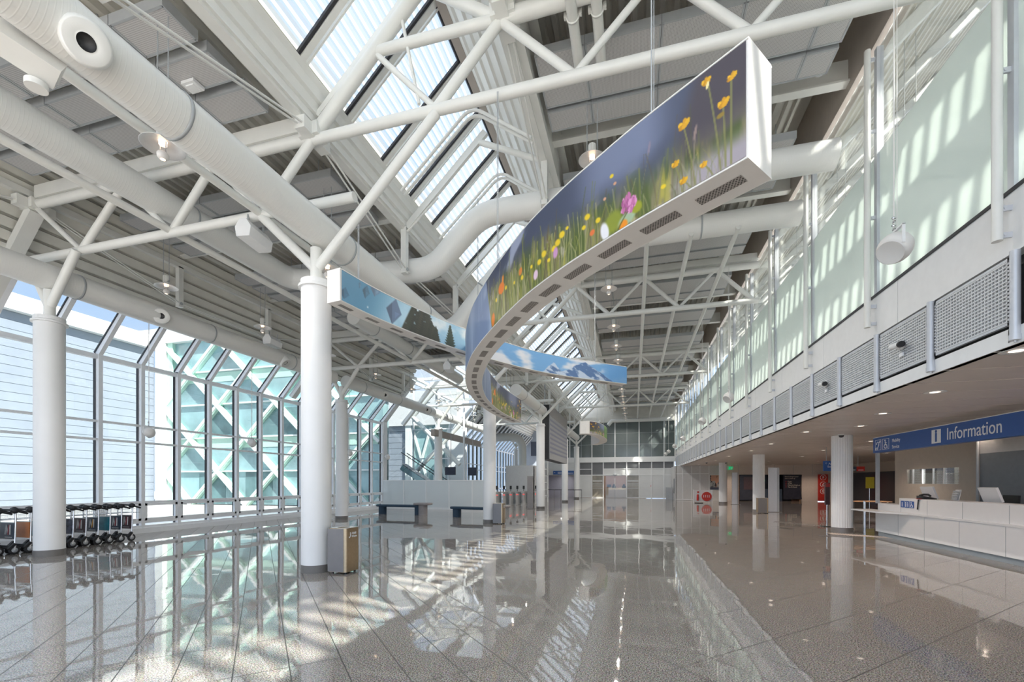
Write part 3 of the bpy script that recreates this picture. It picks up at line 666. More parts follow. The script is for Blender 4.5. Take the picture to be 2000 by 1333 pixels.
# ducts and perforated trays inside the gallery room
duct('white duct running along inside the glazed gallery', [(7.0, -2.5, 8.9), (7.0, 20, 8.9), (7.0, 46, 8.9)], .26)
for x, z, lb in ((6.1, 9.2, 'beside the gallery duct'), (8.0, 8.7, 'behind the gallery duct')):
    o = MB().box(x-.2, x+.2, YB, 46, z, z+.05).build('cable_tray', 'vent_perf'); tag(o, 'long perforated metal tray hung %s' % lb, 'cable tray')
# end nozzles / box under the big duct
t = thing('duct_silencer', 'white faceted silencer box clamped under the large spiral duct', 'duct box', (-5.75, 3.1, 5.75))
MB().prism([(-.24, -.06), (.20, -.10), (.26, .05), (.12, .15), (-.2, .15), (-.28, .05)], (-5.92, 3.0, 5.80), (.25, .95, -.05), (-.35, .1, .93), .24).build('casing', 'duct_white', t)
MB().tube((-5.90, 3.08, 5.70), (-5.90, 3.08, 5.64), .09, 20).build('outlet', 'duct_white', t)
for x, z, lb in ((-6.76, 6.66, 'under the large spiral duct'), (-9.0, 6.68, 'under the slimmer duct')):
    o = MB().tube((x, -2.5, z), (x, 24, z), .07, 14).build('chord_tube', 'steel_white'); tag(o, 'long white tube joining the left truss chords %s' % lb, 'tube', 'left chord tubes')
# longitudinal pipes on the right
for x, lb in ((.34, 'nearest the lamps'), (1.45, 'midway between lamps and gallery'), (2.57, 'nearest the gallery')):
    o = MB().tube((x, 12.4, 8.12), (x, 46.6, 8.12), .065, 14).build('ceiling_pipe', 'steel_white'); tag(o, 'long white pipe resting on the right truss chords, %s' % lb, 'pipe', 'right ceiling pipes')
for x, lb in ((-.93, 'nearer the skylight'), (-.55, 'nearer the gallery')):
    t = thing('downpipe', 'short capped white pipe with clamps in the roof, %s' % lb, 'pipe', (x, 5, 8.95), 'capped roof pipes')
    MB().tube((x, -2.5, 8.95), (x, 7.85, 8.95), .085, 20).build('pipe_body', 'steel_white', t)
    for y in (6.2, 7.0): MB().lathe([(.086, -.015), (.10, -.015), (.10, .015), (.086, .015)], (x, y, 8.95), 20, ax=(0, 1, 0)).box(x-.14, x-.09, y-.03, y+.03, 8.96, 9.04).box(x+.09, x+.14, y-.03, y+.03, 8.96, 9.04).build('clamp', 'steel_white', t)
for k, (x, lb) in enumerate(((9.2, 'above the first bend of the duct'), (11.3, 'above the second bend of the duct'), (18.2, 'far along the skylight'))):
    for s_ in (0, .16):
        y = x+s_
        o = MB().path([(-5.2, y, 8.35), (-4.0, y, 9.45)]+arc((-3.7, y, 9.72), (-3.45, y, 9.95), (-3.15, y, 9.7))+[(-2.1, y, 8.95)], .035, 12).build('conduit', 'steel_white')
        tag(o, 'white bent conduit over the ridge %s, %s pipe' % (lb, 'near' if not s_ else 'far'), 'conduit', 'bent conduits')
# ------------------------------------------------------------------ ceiling panels
def panel(x0, x1, y0, y1, z, label, group):
    t = MB().box(x0, x1, y0, y1, z, z+.05).build('ceiling_panel', 'panel_perf'); tag(t, label, 'ceiling panel', group)
    b = MB().box(x0, x0+.02, y0, y1, z-.008, z).box(x1-.02, x1, y0, y1, z-.008, z).box(x0, x1, y0, y0+.02, z-.008, z).box(x0, x1, y1-.02, y1, z-.008, z).box(x0-.012, x0, y0-.012, y1+.012, z-.008, z+.15).box(x1, x1+.012, y0-.012, y1+.012, z-.008, z+.15).box(x0, x1, y0-.012, y0, z-.008, z+.15).box(x0, x1, y1, y1+.012, z-.008, z+.15)
    WL[t.name] = tuple(t.location); b.build('rim', 'grey_paint', t)  # grey, raised rim sides put the shade between panels into colour and shape
    xm, ym = (x0+x1)/2, (y0+y1)/2; MB().tube((xm, ym, z+.04), (xm, ym, 8.80 if z < 9 else 9.98), .012, 6).build('hanger_rod', 'grey_paint', t)
LC = [(-7.28, -6.28, 'next to the skylight gutter'), (-8.57, -7.32, 'second from the gutter'), (-9.86, -8.6, 'middle of its strip'), (-11.1, -9.9, 'second from the sloped roof'), (-12.45, -11.14, 'next to the sloped roof')]
RC = [(-1.70, -.84, 'next to the ridge wall'), (-.81, .43, 'second from the ridge wall'), (.46, 1.70, 'middle of its strip'), (1.73, 2.93, 'second from the gallery'), (2.96, 3.44, 'next to the gallery')]
si = 0
for t0 in T[:4]:
    for q in range(3):
        yb_ = t0+3.333*q
        for r_, off in enumerate((1.33, 1.99, 2.65)):
            y0 = yb_+off
            if y0 < 1.0 or y0 > 24: continue
            if q != 1: y0 -= .18*(q == 2)
            for x0, x1, cl_ in LC: panel(x0, x1, y0, y0+.5, 8.2, 'perforated left ceiling panel, %s strip from the camera, %s' % (nth(si), cl_), 'left ceiling panels')
            si += 1
si = 0
for t0 in T:
    for q in range(3):
        yb_ = t0+3.333*q
        for r_, (off, w) in enumerate(((.92, 1.13), (2.17, .5))):
            y0 = yb_+off
            if y0 < 3.2 or y0 > 46.4: continue
            for x0, x1, cl_ in RC: panel(x0, x1, y0, y0+w, 9.2, 'perforated right ceiling panel, %s strip from the camera, %s' % (nth(si), cl_), 'right ceiling panels')
            si += 1
# ================================================================== GALLERY FRONT
PITCH = 1.42857; GY0 = 6.13
ks = list(range(0, 29)); ks = [k for k in ks if GY0+PITCH*k < 47]
for i, k in enumerate(ks):
    y0 = GY0+PITCH*k; y1 = min(y0+PITCH, 47.4)
    cm = ' with a security camera on it' if k in (1, 3) else ''
    if k in (1, 3): lb = 'white square-mesh grille under the gallery edge carrying the %s security camera' % ('larger looking' if k == 1 else 'smaller looking')
    else: lb = 'white square-mesh grille under the gallery edge, %s from the near end' % nth(i)
    t = thing('mesh_grille', lb, 'grille', (4.1, y0, 3.35), 'gallery edge grilles')
    a, c = y0+.09, y1-.06; z0, z1 = 3.36, 4.11
    MB().box(4.03, 4.07, a, a+.03, z0, z1).box(4.03, 4.07, c-.03, c, z0, z1).box(4.03, 4.07, a, c, z0, z0+.03).box(4.03, 4.07, a, c, z1-.03, z1).build('rim', 'post_grey', t)
    b = MB(); nv, nh = (24, 18) if k < 14 else (12, 18)
    for j in range(1, nv): yy = a+(c-a)*j/nv; b.box(4.035, 4.06, yy-.008, yy+.008, z0, z1)
    for j in range(1, nh): zz = z0+(z1-z0)*j/nh; b.box(4.03, 4.055, a, c, zz-.008, zz+.008)
    b.build('mesh', 'grille_white', t)
    p = thing('fascia_post', 'round grey post on the gallery edge, %s from the near end' % nth(i), 'post', (4.03, y0, 3.14), 'gallery edge posts')
    MB().tube((4.02, y0, 3.22), (4.02, y0, 4.14), .045, 16).build('post_tube', 'post_grey', p)
    MB().tube((4.02, y0, 3.16), (4.02, y0, 3.22), .052, 16).tube((4.02, y0, 3.14), (4.02, y0, 3.16), .012, 8).box(4.05, 4.09, y0+.02, y0+.14, 3.17, 3.31).build('foot_bracket', 'post_grey', p)
for y, lb, sc in ((7.62+.62, 'white security camera on the nearest mesh grille', 1.), (10.42+.62, 'white security camera on a mesh grille further along the gallery', 1.)):
    t = thing('security_camera', lb, 'camera', (4.0, y, 3.7))
    MB().lathe([(0, 0), (.075, 0), (.07, .03), (.03, .05), (.03, .10)], (4.02, y, 3.74), 20, ax=(-1, 0, 0)).build('bracket', 'white', t)
    MB().tube((3.93, y+.10, 3.745), (3.93, y-.16, 3.715), .045, 18).build('housing', 'white', t)
    MB().tube((3.93, y-.155, 3.716), (3.93, y-.175, 3.714), .047, 18).tube((3.93, y-.12, 3.72), (3.93, y-.16, 3.715), .048, 18).build('lens_hood', 'dark', t)
    MB().box(4.0, 4.02, y-.05, y+.05, 3.56, 3.62).build('notice_plate', 'sign_white', t)
i = 0; y = 6.22-2.857
while y < 47:
    t = thing('glass_support_tube', 'white vertical tube before the gallery glazing, %s from the near end' % nth(i), 'tube', (3.92, y, 4.3), 'gallery glazing tubes')
    MB().tube((3.92, y, 4.30), (3.92, y, 9.12), .048, 16).build('tube', 'steel_white', t)
    for z in (4.36, 4.66, 6.2, 7.7, 8.95): MB().box(3.95, 4.06, y-.012, y+.012, z-.03, z+.03).tube((3.985, y-.02, z), (3.985, y+.02, z), .014, 8).build('bracket', 'post_grey', t)
    y += 2.857; i += 1
# downlights under the gallery
DL = [(4.28, 6.5), (4.9, 9.1), (6.8, 8.8), (5.3, 11.6), (8.8, 11.2), (5.9, 14.0), (9.2, 15.0), (5.0, 15.2), (5.2, 19.5), (8.4, 19.2), (5.4, 23.4), (8.6, 24), (5.3, 28), (9.5, 29.5), (12.5, 27), (5.4, 33), (9.2, 35), (12.6, 36), (5.2, 39.5), (8.4, 41.4), (11.2, 41.4), (14.4, 41.2)]
for i, (x, y) in enumerate(DL):
    t = thing('downlight', 'round recessed downlight in the soffit below the gallery, %s from the near end' % nth(i), 'downlight', (x, y, 3.13), 'soffit downlights')
    MB().lathe([(.15, .0), (.155, -.006), (.12, -.008), (.07, 0)], (x, y, 3.13), 28).build('ring', 'alu', t)
    MB().lathe([(.0, 0), (.07, 0)], (x, y, 3.126), 24).build('lens', 'down_glow', t)
    ld = bpy.data.lights.new('downlight_beam', 'SPOT'); ld.energy = 120 if y > 16 else 70; ld.color = (1, .80, .64); ld.spot_size = 2.3; ld.spot_blend = .7; ld.shadow_soft_size = .1
    lo = bpy.data.objects.new('downlight_beam', ld); COL.objects.link(lo); lo.parent = t; lo.location = (0, 0, -.05)
# dome cameras etc.
for x, y, lb in ((6.3, 16.2, 'small black dome camera above the column by the counter'), (6.6, 36.0, 'small black dome camera above the farther fluted column'), (5.2, 35.5, 'small black dome camera on the soffit before the wing wall')):
    t = thing('dome_camera', lb, 'camera', (x, y, 3.05))
    MB().lathe([(0, 0), (.09, 0), (.09, -.03), (.075, -.04)], (x, y, 3.13), 20).build('housing', 'white', t)
    MB().lathe([(.072, -.04), (.06, -.085), (.03, -.105), (0, -.11)], (x, y, 3.13), 20).build('dome', 'dark', t)
# ================================================================== HANGING LAMPS
def lamp(x, y, z, top, label, group, watt=150):
    t = thing('pendant_lamp', label, 'lamp', (x, y, z), group)
    MB().lathe([(.055, .05), (.12, .045), (.21, .01), (.265, -.03), (.27, -.028), (.213, .018), (.12, .055), (.055, .06)], (x, y, z), 36).build('shade', 'alu', t)
    bb = MB(); nn = 36
    A = [(x+(.075 if i % 2 else .066)*math.cos(2*math.pi*i/nn), y+(.075 if i % 2 else .066)*math.sin(2*math.pi*i/nn), zz) for zz in (z+.06, z+.27) for i in range(nn)]
    bb.add(A, [(i, (i+1) % nn, nn+(i+1) % nn, nn+i) for i in range(nn)]+[tuple(range(nn, 2*nn))]); bb.build('ballast_canister', 'steel_white', t)
    MB().lathe([(0, .0), (.05, .0), (.05, .045), (.055, .05)], (x, y, z), 20).build('lamp_lens', 'lamp_glow', t)
    g = MB(); g.lathe([(.012, -.10), (.055, -.105), (.075, -.135), (.07, -.175), (.04, -.205), (.03, -.206)], (x, y, z), 24); gb = g.build('reflector_bowl', 'ribbon_white', t)
    MB().lathe([(0, -.206), (.032, -.206)], (x, y, z), 16).build('bowl_glow', 'lamp_glow', gb)
    MB().tube((x-.055, y, z-.12), (x-.055, y, z+.04), .007, 8).tube((x+.055, y, z-.12), (x+.055, y, z+.04), .007, 8).build('bowl_stem', 'chrome', t)
    MB().tube((x-.10, y, z+.1), (x-.10, y, top), .008, 8).tube((x+.10, y, z+.1), (x+.10, y, top), .008, 8).box(x-.11, x+.11, y-.01, y+.01, z+.12, z+.14).build('hanging_rod', 'grey_paint', t)
    if not watt: return t
    ld = bpy.data.lights.new('lamp_light', 'SPOT'); ld.energy = watt; ld.color = (1, .93, .85); ld.shadow_soft_size = .03; ld.spot_size = 2.7; ld.spot_blend = .6
    lo = bpy.data.objects.new('lamp_light', ld); COL.objects.link(lo); lo.parent = t; lo.location = (0, 0, -.26)
    return t
Rl = [8.91, 12.0, 15.0, 18.7, 21.4, 23.9, 26.9, 29.4, 31.4, 34, 36.5, 39.4, 42.5, 45.6]
p0 = p2 = p3 = None
for i, y in enumerate(Rl):
    lb = 'aluminium disc lamp in the long row beyond the skylight ridge, %s from the near end' % nth(i)
    if p0 is None: p0 = lamp(-.80, y, 8.05, 9.96, lb, 'right row of pendant lamps', 230)
    else: dup(p0, (-.80, y, 8.05), lb)
p1 = None
for i, y in enumerate((9.0, 12.2, 15.6, 19.0, 22.6, 26.2, 29.4, 32.6)):
    lb = 'aluminium disc lamp in the row beside the sloped glazing, %s from the near end' % nth(i)
    if p1 is None: p1 = lamp(-12.1, y, 6.88, 8.76, lb, 'left row of pendant lamps', 0)
    else: dup(p1, (-12.1, y, 6.88), lb)
for i, (x, y, z) in enumerate(((-6.45, 4.75, 6.4), (-6.6, 8.45, 6.4), (-6.6, 20.8, 6.4), (-6.6, 24.0, 6.4), (-6.6, 27.4, 6.4), (-6.6, 34, 6.4), (-6.6, 38, 6.4))):
    lb = 'aluminium disc lamp hanging just beside the large spiral duct, %s from the near end' % nth(i)
    if p2 is None: p2 = lamp(x, y, z, 8.76, lb, 'lamps beside the large duct')
    else: dup(p2, (x, y, z), lb)
for i, y in enumerate((8.0, 11.2, 14.4, 17.6, 20.8)):
    lb = 'aluminium disc lamp inside the glazed gallery, %s from the near end' % nth(i)
    if p3 is None: p3 = lamp(5.6, y, 8.35, s2(5.6)+.03, lb, 'gallery lamps')
    else: dup(p3, (5.6, y, 8.35), lb)
# ================================================================== BALL LOUDSPEAKERS
def ball(x, y, z, r, top, label, group):
    t = thing('ball_loudspeaker', label, 'loudspeaker', (x, y, z), group)
    b = MB(); ax = V((-.62, -.42, -.66))
    b.lathe([(0.001, 1.02*r)]+[(r*math.sin(math.pi*i/14)*1.0, r*math.cos(math.pi*i/14)) for i in range(1, 11)]+[(.80*r, -.66*r), (.76*r, -.64*r)], (x, y, z), 32, ax=-ax)
    b.build('shell', 'ribbon_white', t)
    MB().lathe([(.78*r, .655*r), (.5*r, .60*r), (0, .58*r)], (x, y, z), 28, ax=ax).build('speaker_mesh', 'far_panel', t)
    MB().box(x-.015, x+.015, y-r*1.04, y-r*.96, z-.02, z+r*1.1).box(x-.015, x+.015, y+r*.96, y+r*1.04, z-.02, z+r*1.1).box(x-.015, x+.015, y-r*1.04, y+r*1.04, z+r*1.06, z+r*1.14).build('bracket', 'white', t)
    MB().tube((x-.01, y, z+r), (x-.01, y, top), .006, 8).tube((x+.02, y, z+r), (x+.02, y, top), .004, 8).build('cable', 'ribbon_white', t)
    b = MB()
    for k in range(4): b.lathe([(.011, -.02), (.018, 0), (.011, .02)], (x-.01, y, z+r*1.15+.02+.045*k), 10, ax=(1, 0, 0) if k % 2 else (0, 1, 0))
    b.build('chain_link', 'chrome', t); return t
for i, (y, ) in enumerate(((6.3,), (15.91,), (21.7,), (29.9,), (35.9,), (42,), (45.6,))):
    ball(3.0, y, 4.40, .172 if i else .176, 9.96, 'round white loudspeaker on a cable along the gallery, ' + ('large and nearest' if i == 0 else nth(i)+' from the near end'), 'gallery ball loudspeakers')
for i, (x, y) in enumerate(((-14.0, 9.9), (-14.0, 13.6), (-14.0, 19.6), (-14.0, 23.2))):
    ball(x, y, 3.1, .16, sl(-14.0), 'round white loudspeaker hanging by the glazed facade, %s from the near end' % nth(i), 'facade ball loudspeakers')
# box speakers under the left truss chords
for (x, y, z), lb in (((-7.0, 6.62, 6.35), 'white wedge shaped fixture under the near left truss chord'), ((-12.3, 12.6, 6.6), 'white wedge shaped fixture beside the facade duct'), ((-7.3, 16.6, 6.35), 'white wedge shaped fixture under the second left truss chord')):
    t = thing('sound_projector', lb, 'loudspeaker', (x, y, z), 'wedge loudspeakers')
    MB().prism([(-.13, -.16), (.13, -.16), (.16, .02), (.06, .17), (-.06, .17), (-.16, .02)], (x, y-.02, z), (1, .15, 0), (0, 0, 1), -.62).build('housing', 'white', t)
    MB().tube((x, y+.1, z+.15), (x, y+.1, z+.30), .02, 8).tube((x, y+.45, z+.15), (x, y+.45, z+.30), .02, 8).build('hanger', 'grey_paint', t)
# small fixtures on panels
for (x, y, z), lb in (((-7.03, 5.66, 8.14), 'white square detector on the second ceiling strip left of the skylight'), ((-10.6, 18.35, 8.14), 'white square detector on a far left ceiling panel')):
    o = MB().box(x-.13, x+.13, y-.10, y+.10, z, z+.05).box(x-.08, x+.08, y-.06, y+.06, z-.02, z).build('smoke_detector', 'white'); tag(o, lb, 'detector')
for i, y in enumerate((9.62, 12.95, 16.3, 19.6, 22.95, 26.3)):
    t = thing('rod_disc_sensor', 'small white disc on a rod along the gallery beam, %s from the near end' % nth(i), 'sensor', (3.40, y, 9.35), 'disc sensors')
    MB().lathe([(0, 0), (.09, 0), (.09, .015), (0, .03)], (3.40, y, 9.35), 20).build('disc', 'white', t)
    MB().tube((3.40, y, 9.37), (3.40, y, 9.95), .012, 8).build('rod', 'grey_paint', t)
# ================================================================== PRINTED RIBBONS
def smooth_path(P, us):
    P = np.array(P, float); Q = np.vstack([2*P[0]-P[1], P, 2*P[-1]-P[-2]]); out = []
    for i in range(1, len(Q)-2):
        a, b, c, d = Q[i-1:i+3]
        for t_ in np.linspace(0, 1, 20, endpoint=False): out.append(.5*((2*b)+(c-a)*t_+(2*a-5*b+4*c-d)*t_*t_+(3*b-a-3*c+d)*t_**3))
    out.append(P[-1]); out = np.array(out)
    s = np.r_[0, np.cumsum(np.linalg.norm(np.diff(out, axis=0), axis=1))]
    u = np.array(us)*s[-1]
    return np.c_[np.interp(u, s, out[:, 0]), np.interp(u, s, out[:, 1])], u
def lin(c): c = np.clip(np.array(c, float), 0, 1); return np.where(c <= .04045, c/12.92, ((c+.055)/1.055)**2.4)
def print_face(name, P, off, zb, zt, m, paintf, u, parent, flip=False):
    n = len(P); tn = np.gradient(P, axis=0); tn /= np.linalg.norm(tn, axis=1)[:, None]; nr = np.c_[tn[:, 1], -tn[:, 0]]
    Q = P+nr*off; v = np.linspace(0, 1, m)
    co = np.zeros((n, m, 3)); co[:, :, 0] = Q[:, None, 0]; co[:, :, 1] = Q[:, None, 1]; co[:, :, 2] = zb+(zt-zb)*v[None, :]
    L0 = WL[parent.name]; co -= np.array(L0)
    idx = np.arange(n*m).reshape(n, m)
    q = np.stack([idx[:-1, :-1], idx[1:, :-1], idx[1:, 1:], idx[:-1, 1:]], -1).reshape(-1, 4)
    if flip: q = q[:, ::-1]
    me = bpy.data.meshes.new(name); me.from_pydata(co.reshape(-1, 3).tolist(), [], q.tolist()); me.materials.append(M['print'])
    me.polygons.foreach_set('use_smooth', [True]*len(me.polygons))
    C = np.ones((n, m, 4)); C[:, :, :3] = lin(paintf(u[:, None]*np.ones((1, m)), v[None, :]*np.ones((n, 1))))
    at_ = me.color_attributes.new('paint', 'FLOAT_COLOR', 'POINT'); at_.data.foreach_set('color', C.reshape(-1).astype(np.float32))
    o = bpy.data.objects.new(name, me); COL.objects.link(o); o.parent = parent; WL[o.name] = L0; return o
def vnoise(x, y, seed=0):
    r = np.random.RandomState(seed); G = r.rand(64, 64)
    xi, yi = np.floor(x).astype(int), np.floor(y).astype(int); fx, fy = x-xi, y-yi; fx, fy = fx*fx*(3-2*fx), fy*fy*(3-2*fy)
    g = lambda a, b: G[a % 64, b % 64]
    return (g(xi, yi)*(1-fx)+g(xi+1, yi)*fx)*(1-fy)+(g(xi, yi+1)*(1-fx)+g(xi+1, yi+1)*fx)*fy
def fbm(x, y, seed=0, o=4): return sum(vnoise(x*2**k, y*2**k, seed+k)*.5**(k+1) for k in range(o))/(1-.5**o)
def mixc(a, b, k): return a*(1-k[..., None])+np.array(b)*k[..., None]
def sm(a, b, x): t_ = np.clip((x-a)/(b-a), 0, 1); return t_*t_*(3-2*t_)
def meadow(u, v):
    h = v*.86
    c = np.zeros(u.shape+(3,)); dark = np.array([.28, .255, .29]); blue = np.array([.29, .315, .40]); lblue = np.array([.44, .475, .58])
    k = sm(.42, .62, u+.25*(v-.7)+.06*fbm(u*3, v*3, 3)); c = mixc(np.ones_like(c)*dark, blue, k)
    c = mixc(c, lblue, sm(.45, .75, v+.3*fbm(u*2, v*2, 5)-.15)*sm(.5, .9, u)*(1-sm(1.3, 2.0, u)))
    c = mixc(c, (.25, .28, .37), sm(1.5, 2.1, u)*sm(.55, .40, np.abs(v-.55)))
    c = mixc(c, (.58, .61, .70), sm(.62, .75, fbm(u*1.3, v*2+u, 8))*sm(1.8, 2.6, u)*sm(.35, .6, v))
    grass = sm(.62, .16, v+.25*(fbm(u*5, v*2, 11)-.5)-.11*np.clip(u-1, 0, 2.4))
    gc = mixc(np.ones_like(c)*np.array([.50, .48, .36]), (.30, .36, .16), sm(.35, .6, fbm(u*9, v*1.5, 21)))
    gc = mixc(gc, (.68, .64, .24), sm(.60, .72, fbm(u*14, v*2, 31))*.8); gc = mixc(gc, (.70, .66, .66), sm(.62, .74, fbm(u*4, v*5, 41))*.7)
    near = sm(.75, .35, u); gc = mixc(gc, (.62, .59, .62), near*sm(.32, .1, v)); gc = mixc(gc, (.42, .40, .34), near*sm(.30, .42, v))
    c = c*(1-grass[..., None])+gc*grass[..., None]
    r = np.random.RandomState(4)
    for i in range(300):
        q = r.rand(); u0 = .15+(q**.8)*4.1; ht = r.uniform(.10, .42)+(.25 if r.rand() < .12 else 0)+.05*u0; ln = r.uniform(-.12, .12); w = r.uniform(.0025, .006)*(1+.5*u0)
        col = [(.42, .46, .18), (.58, .58, .25), (.30, .34, .14), (.36, .30, .22), (.68, .66, .50)][r.randint(5)]
        hh = h; k = sm(w*1.6, w*.4, np.abs(u-(u0+ln*(hh/ht)**1.5)))*(hh < ht); c = mixc(c, col, k*(.22+.4*min(1, u0/2.5)))
    def stem(u0, v0, u1, v1, w, col=(.50, .50, .30), a=.85):
        nonlocal c; t_ = np.clip((v-v0)/(v1-v0), 0, 1); k = sm(w*1.7, w*.6, np.abs(u-(u0+(u1-u0)*t_**1.3)))*((v > min(v0, v1)) & (v < max(v0, v1))); c = mixc(c, col, k*a)
    def bl(u0, v0, ru, rv, col, ang=0., soft=.25, a=1.):
        nonlocal c; du, dv = u-u0, (v-v0)*.86; ca, sa = math.cos(ang), math.sin(ang)
        d = np.sqrt(((du*ca+dv*sa)/ru)**2+((-du*sa+dv*ca)/rv)**2); c = mixc(c, col, sm(1+soft, 1-soft, d)*a)
    Y_ = (.86, .66, .12)
    for u0, v0, uu in ((.30, .9, .24), (.12, .76, .16), (.18, .58, .20), (.5, .64, .44), (.57, .31, .55), (.33, .15, .3), (.5, .11, .48)):
        stem(uu-.04, 0, u0, v0, .006)
    def butter(u0, v0, s_, lean=0.):
        for k_, (dx, dy, ru, rv, an) in enumerate(((-.55, .25, .42, .62, -.5), (.0, .45, .40, .70, 0), (.55, .25, .42, .62, .5), (-.25, -.15, .5, .45, 0), (.25, -.15, .5, .45, 0))):
            bl(u0-s_*(dx-lean*dy), v0+s_*dy/.86, ru*s_, rv*s_, ((.90, .70, .14), (.80, .58, .08), (.86, .66, .10), (.74, .52, .08), (.84, .62, .10))[k_], an, .16)
    for u0, v0, s_, ln in ((.31, .895, .038, .1), (.12, .77, .036, -.8), (.18, .585, .045, -.2), (.50, .64, .05, -.5), (.57, .31, .035, .0), (.33, .14, .03, .1), (.50, .10, .035, -.2)): butter(u0, v0, s_, ln)
    bl(.30, .86, .012, .03, (.92, .86, .62), .2); bl(.20, .50, .03, .02, (.55, .46, .18))
    stem(.42, .05, .40, .48, .004, (.55, .50, .44)); bl(.40, .50, .012, .06, (.56, .48, .46), .2)
    bl(.82, .66, .012, .06, (.52, .48, .55), .15); stem(.92, .1, .82, .62, .003, (.42, .42, .36))
    # clover, leaves
    bl(1.22, .13, .11, .10, (.52, .56, .18), .3, .3); bl(1.06, .07, .10, .06, (.62, .70, .58), -.2); bl(.95, .13, .06, .05, (.58, .60, .14), .5); bl(1.33, .08, .05, .10, (.88, .88, .90), -.3); bl(1.10, .02, .05, .05, (.90, .55, .12))
    rr = np.random.RandomState(9)
    for i in range(46):
        a_, b_ = rr.uniform(0, 6.28), rr.rand()**.6
        bl(1.04+.085*b_*math.cos(a_), .225+.10*b_*math.sin(a_), .014, .030, [(.74, .42, .62), (.62, .32, .52), (.84, .56, .74)][i % 3], rr.uniform(-.5, .5))
    stem(1.16, 0, 1.05, .14, .010, (.33, .34, .14))
    for u0, v0, q in ((1.42, .27, .035), (1.57, .40, .04), (1.33, .46, .02), (1.62, .30, .03), (1.97, .42, .05), (2.05, .36, .05), (2.12, .32, .045), (1.88, .45, .025), (2.32, .36, .05), (2.42, .30, .045), (2.6, .33, .03), (2.85, .30, .04), (3.1, .35, .03), (3.4, .42, .04), (.68, .17, .025), (1.2, .55, .02), (1.24, .66, .025), (2.22, .22, .03), (3.8, .4, .04)):
        bl(u0, v0, q, q*.75, (.88, .76, .14) if q != .02 else (.80, .60, .48), .4, .3)
    bl(2.09, .25, .045, .06, (.76, .56, .74), 0, .3); bl(1.5, .17, .035, .03, (.86, .44, .22)); bl(2.5, .16, .05, .06, (.86, .74, .82)); bl(2.9, .42, .05, .05, (.84, .50, .20))
    bl(3.58, .50, .12, .085, (.90, .48, .12), .2, .2); bl(3.52, .62, .03, .06, (.92, .52, .14), .1); stem(3.75, 0, 3.62, .42, .02, (.34, .38, .16)); bl(3.95, .12, .08, .10, (.90, .50, .12))
    # beyond the slanted edge: pale blue sky field
    k = sm(-.015, .015, (u-4.02)-.30*v)
    bc = mixc(np.ones_like(c)*np.array([.60, .66, .76]), (.46, .53, .66), sm(.35, .65, fbm(u*2.5, v*.6+3, 51))); bc = mixc(bc, (.74, .78, .84), sm(.55, .75, fbm(u*1.6, v*1.2, 61)))
    return c*(1-k[..., None])+bc*k[..., None]
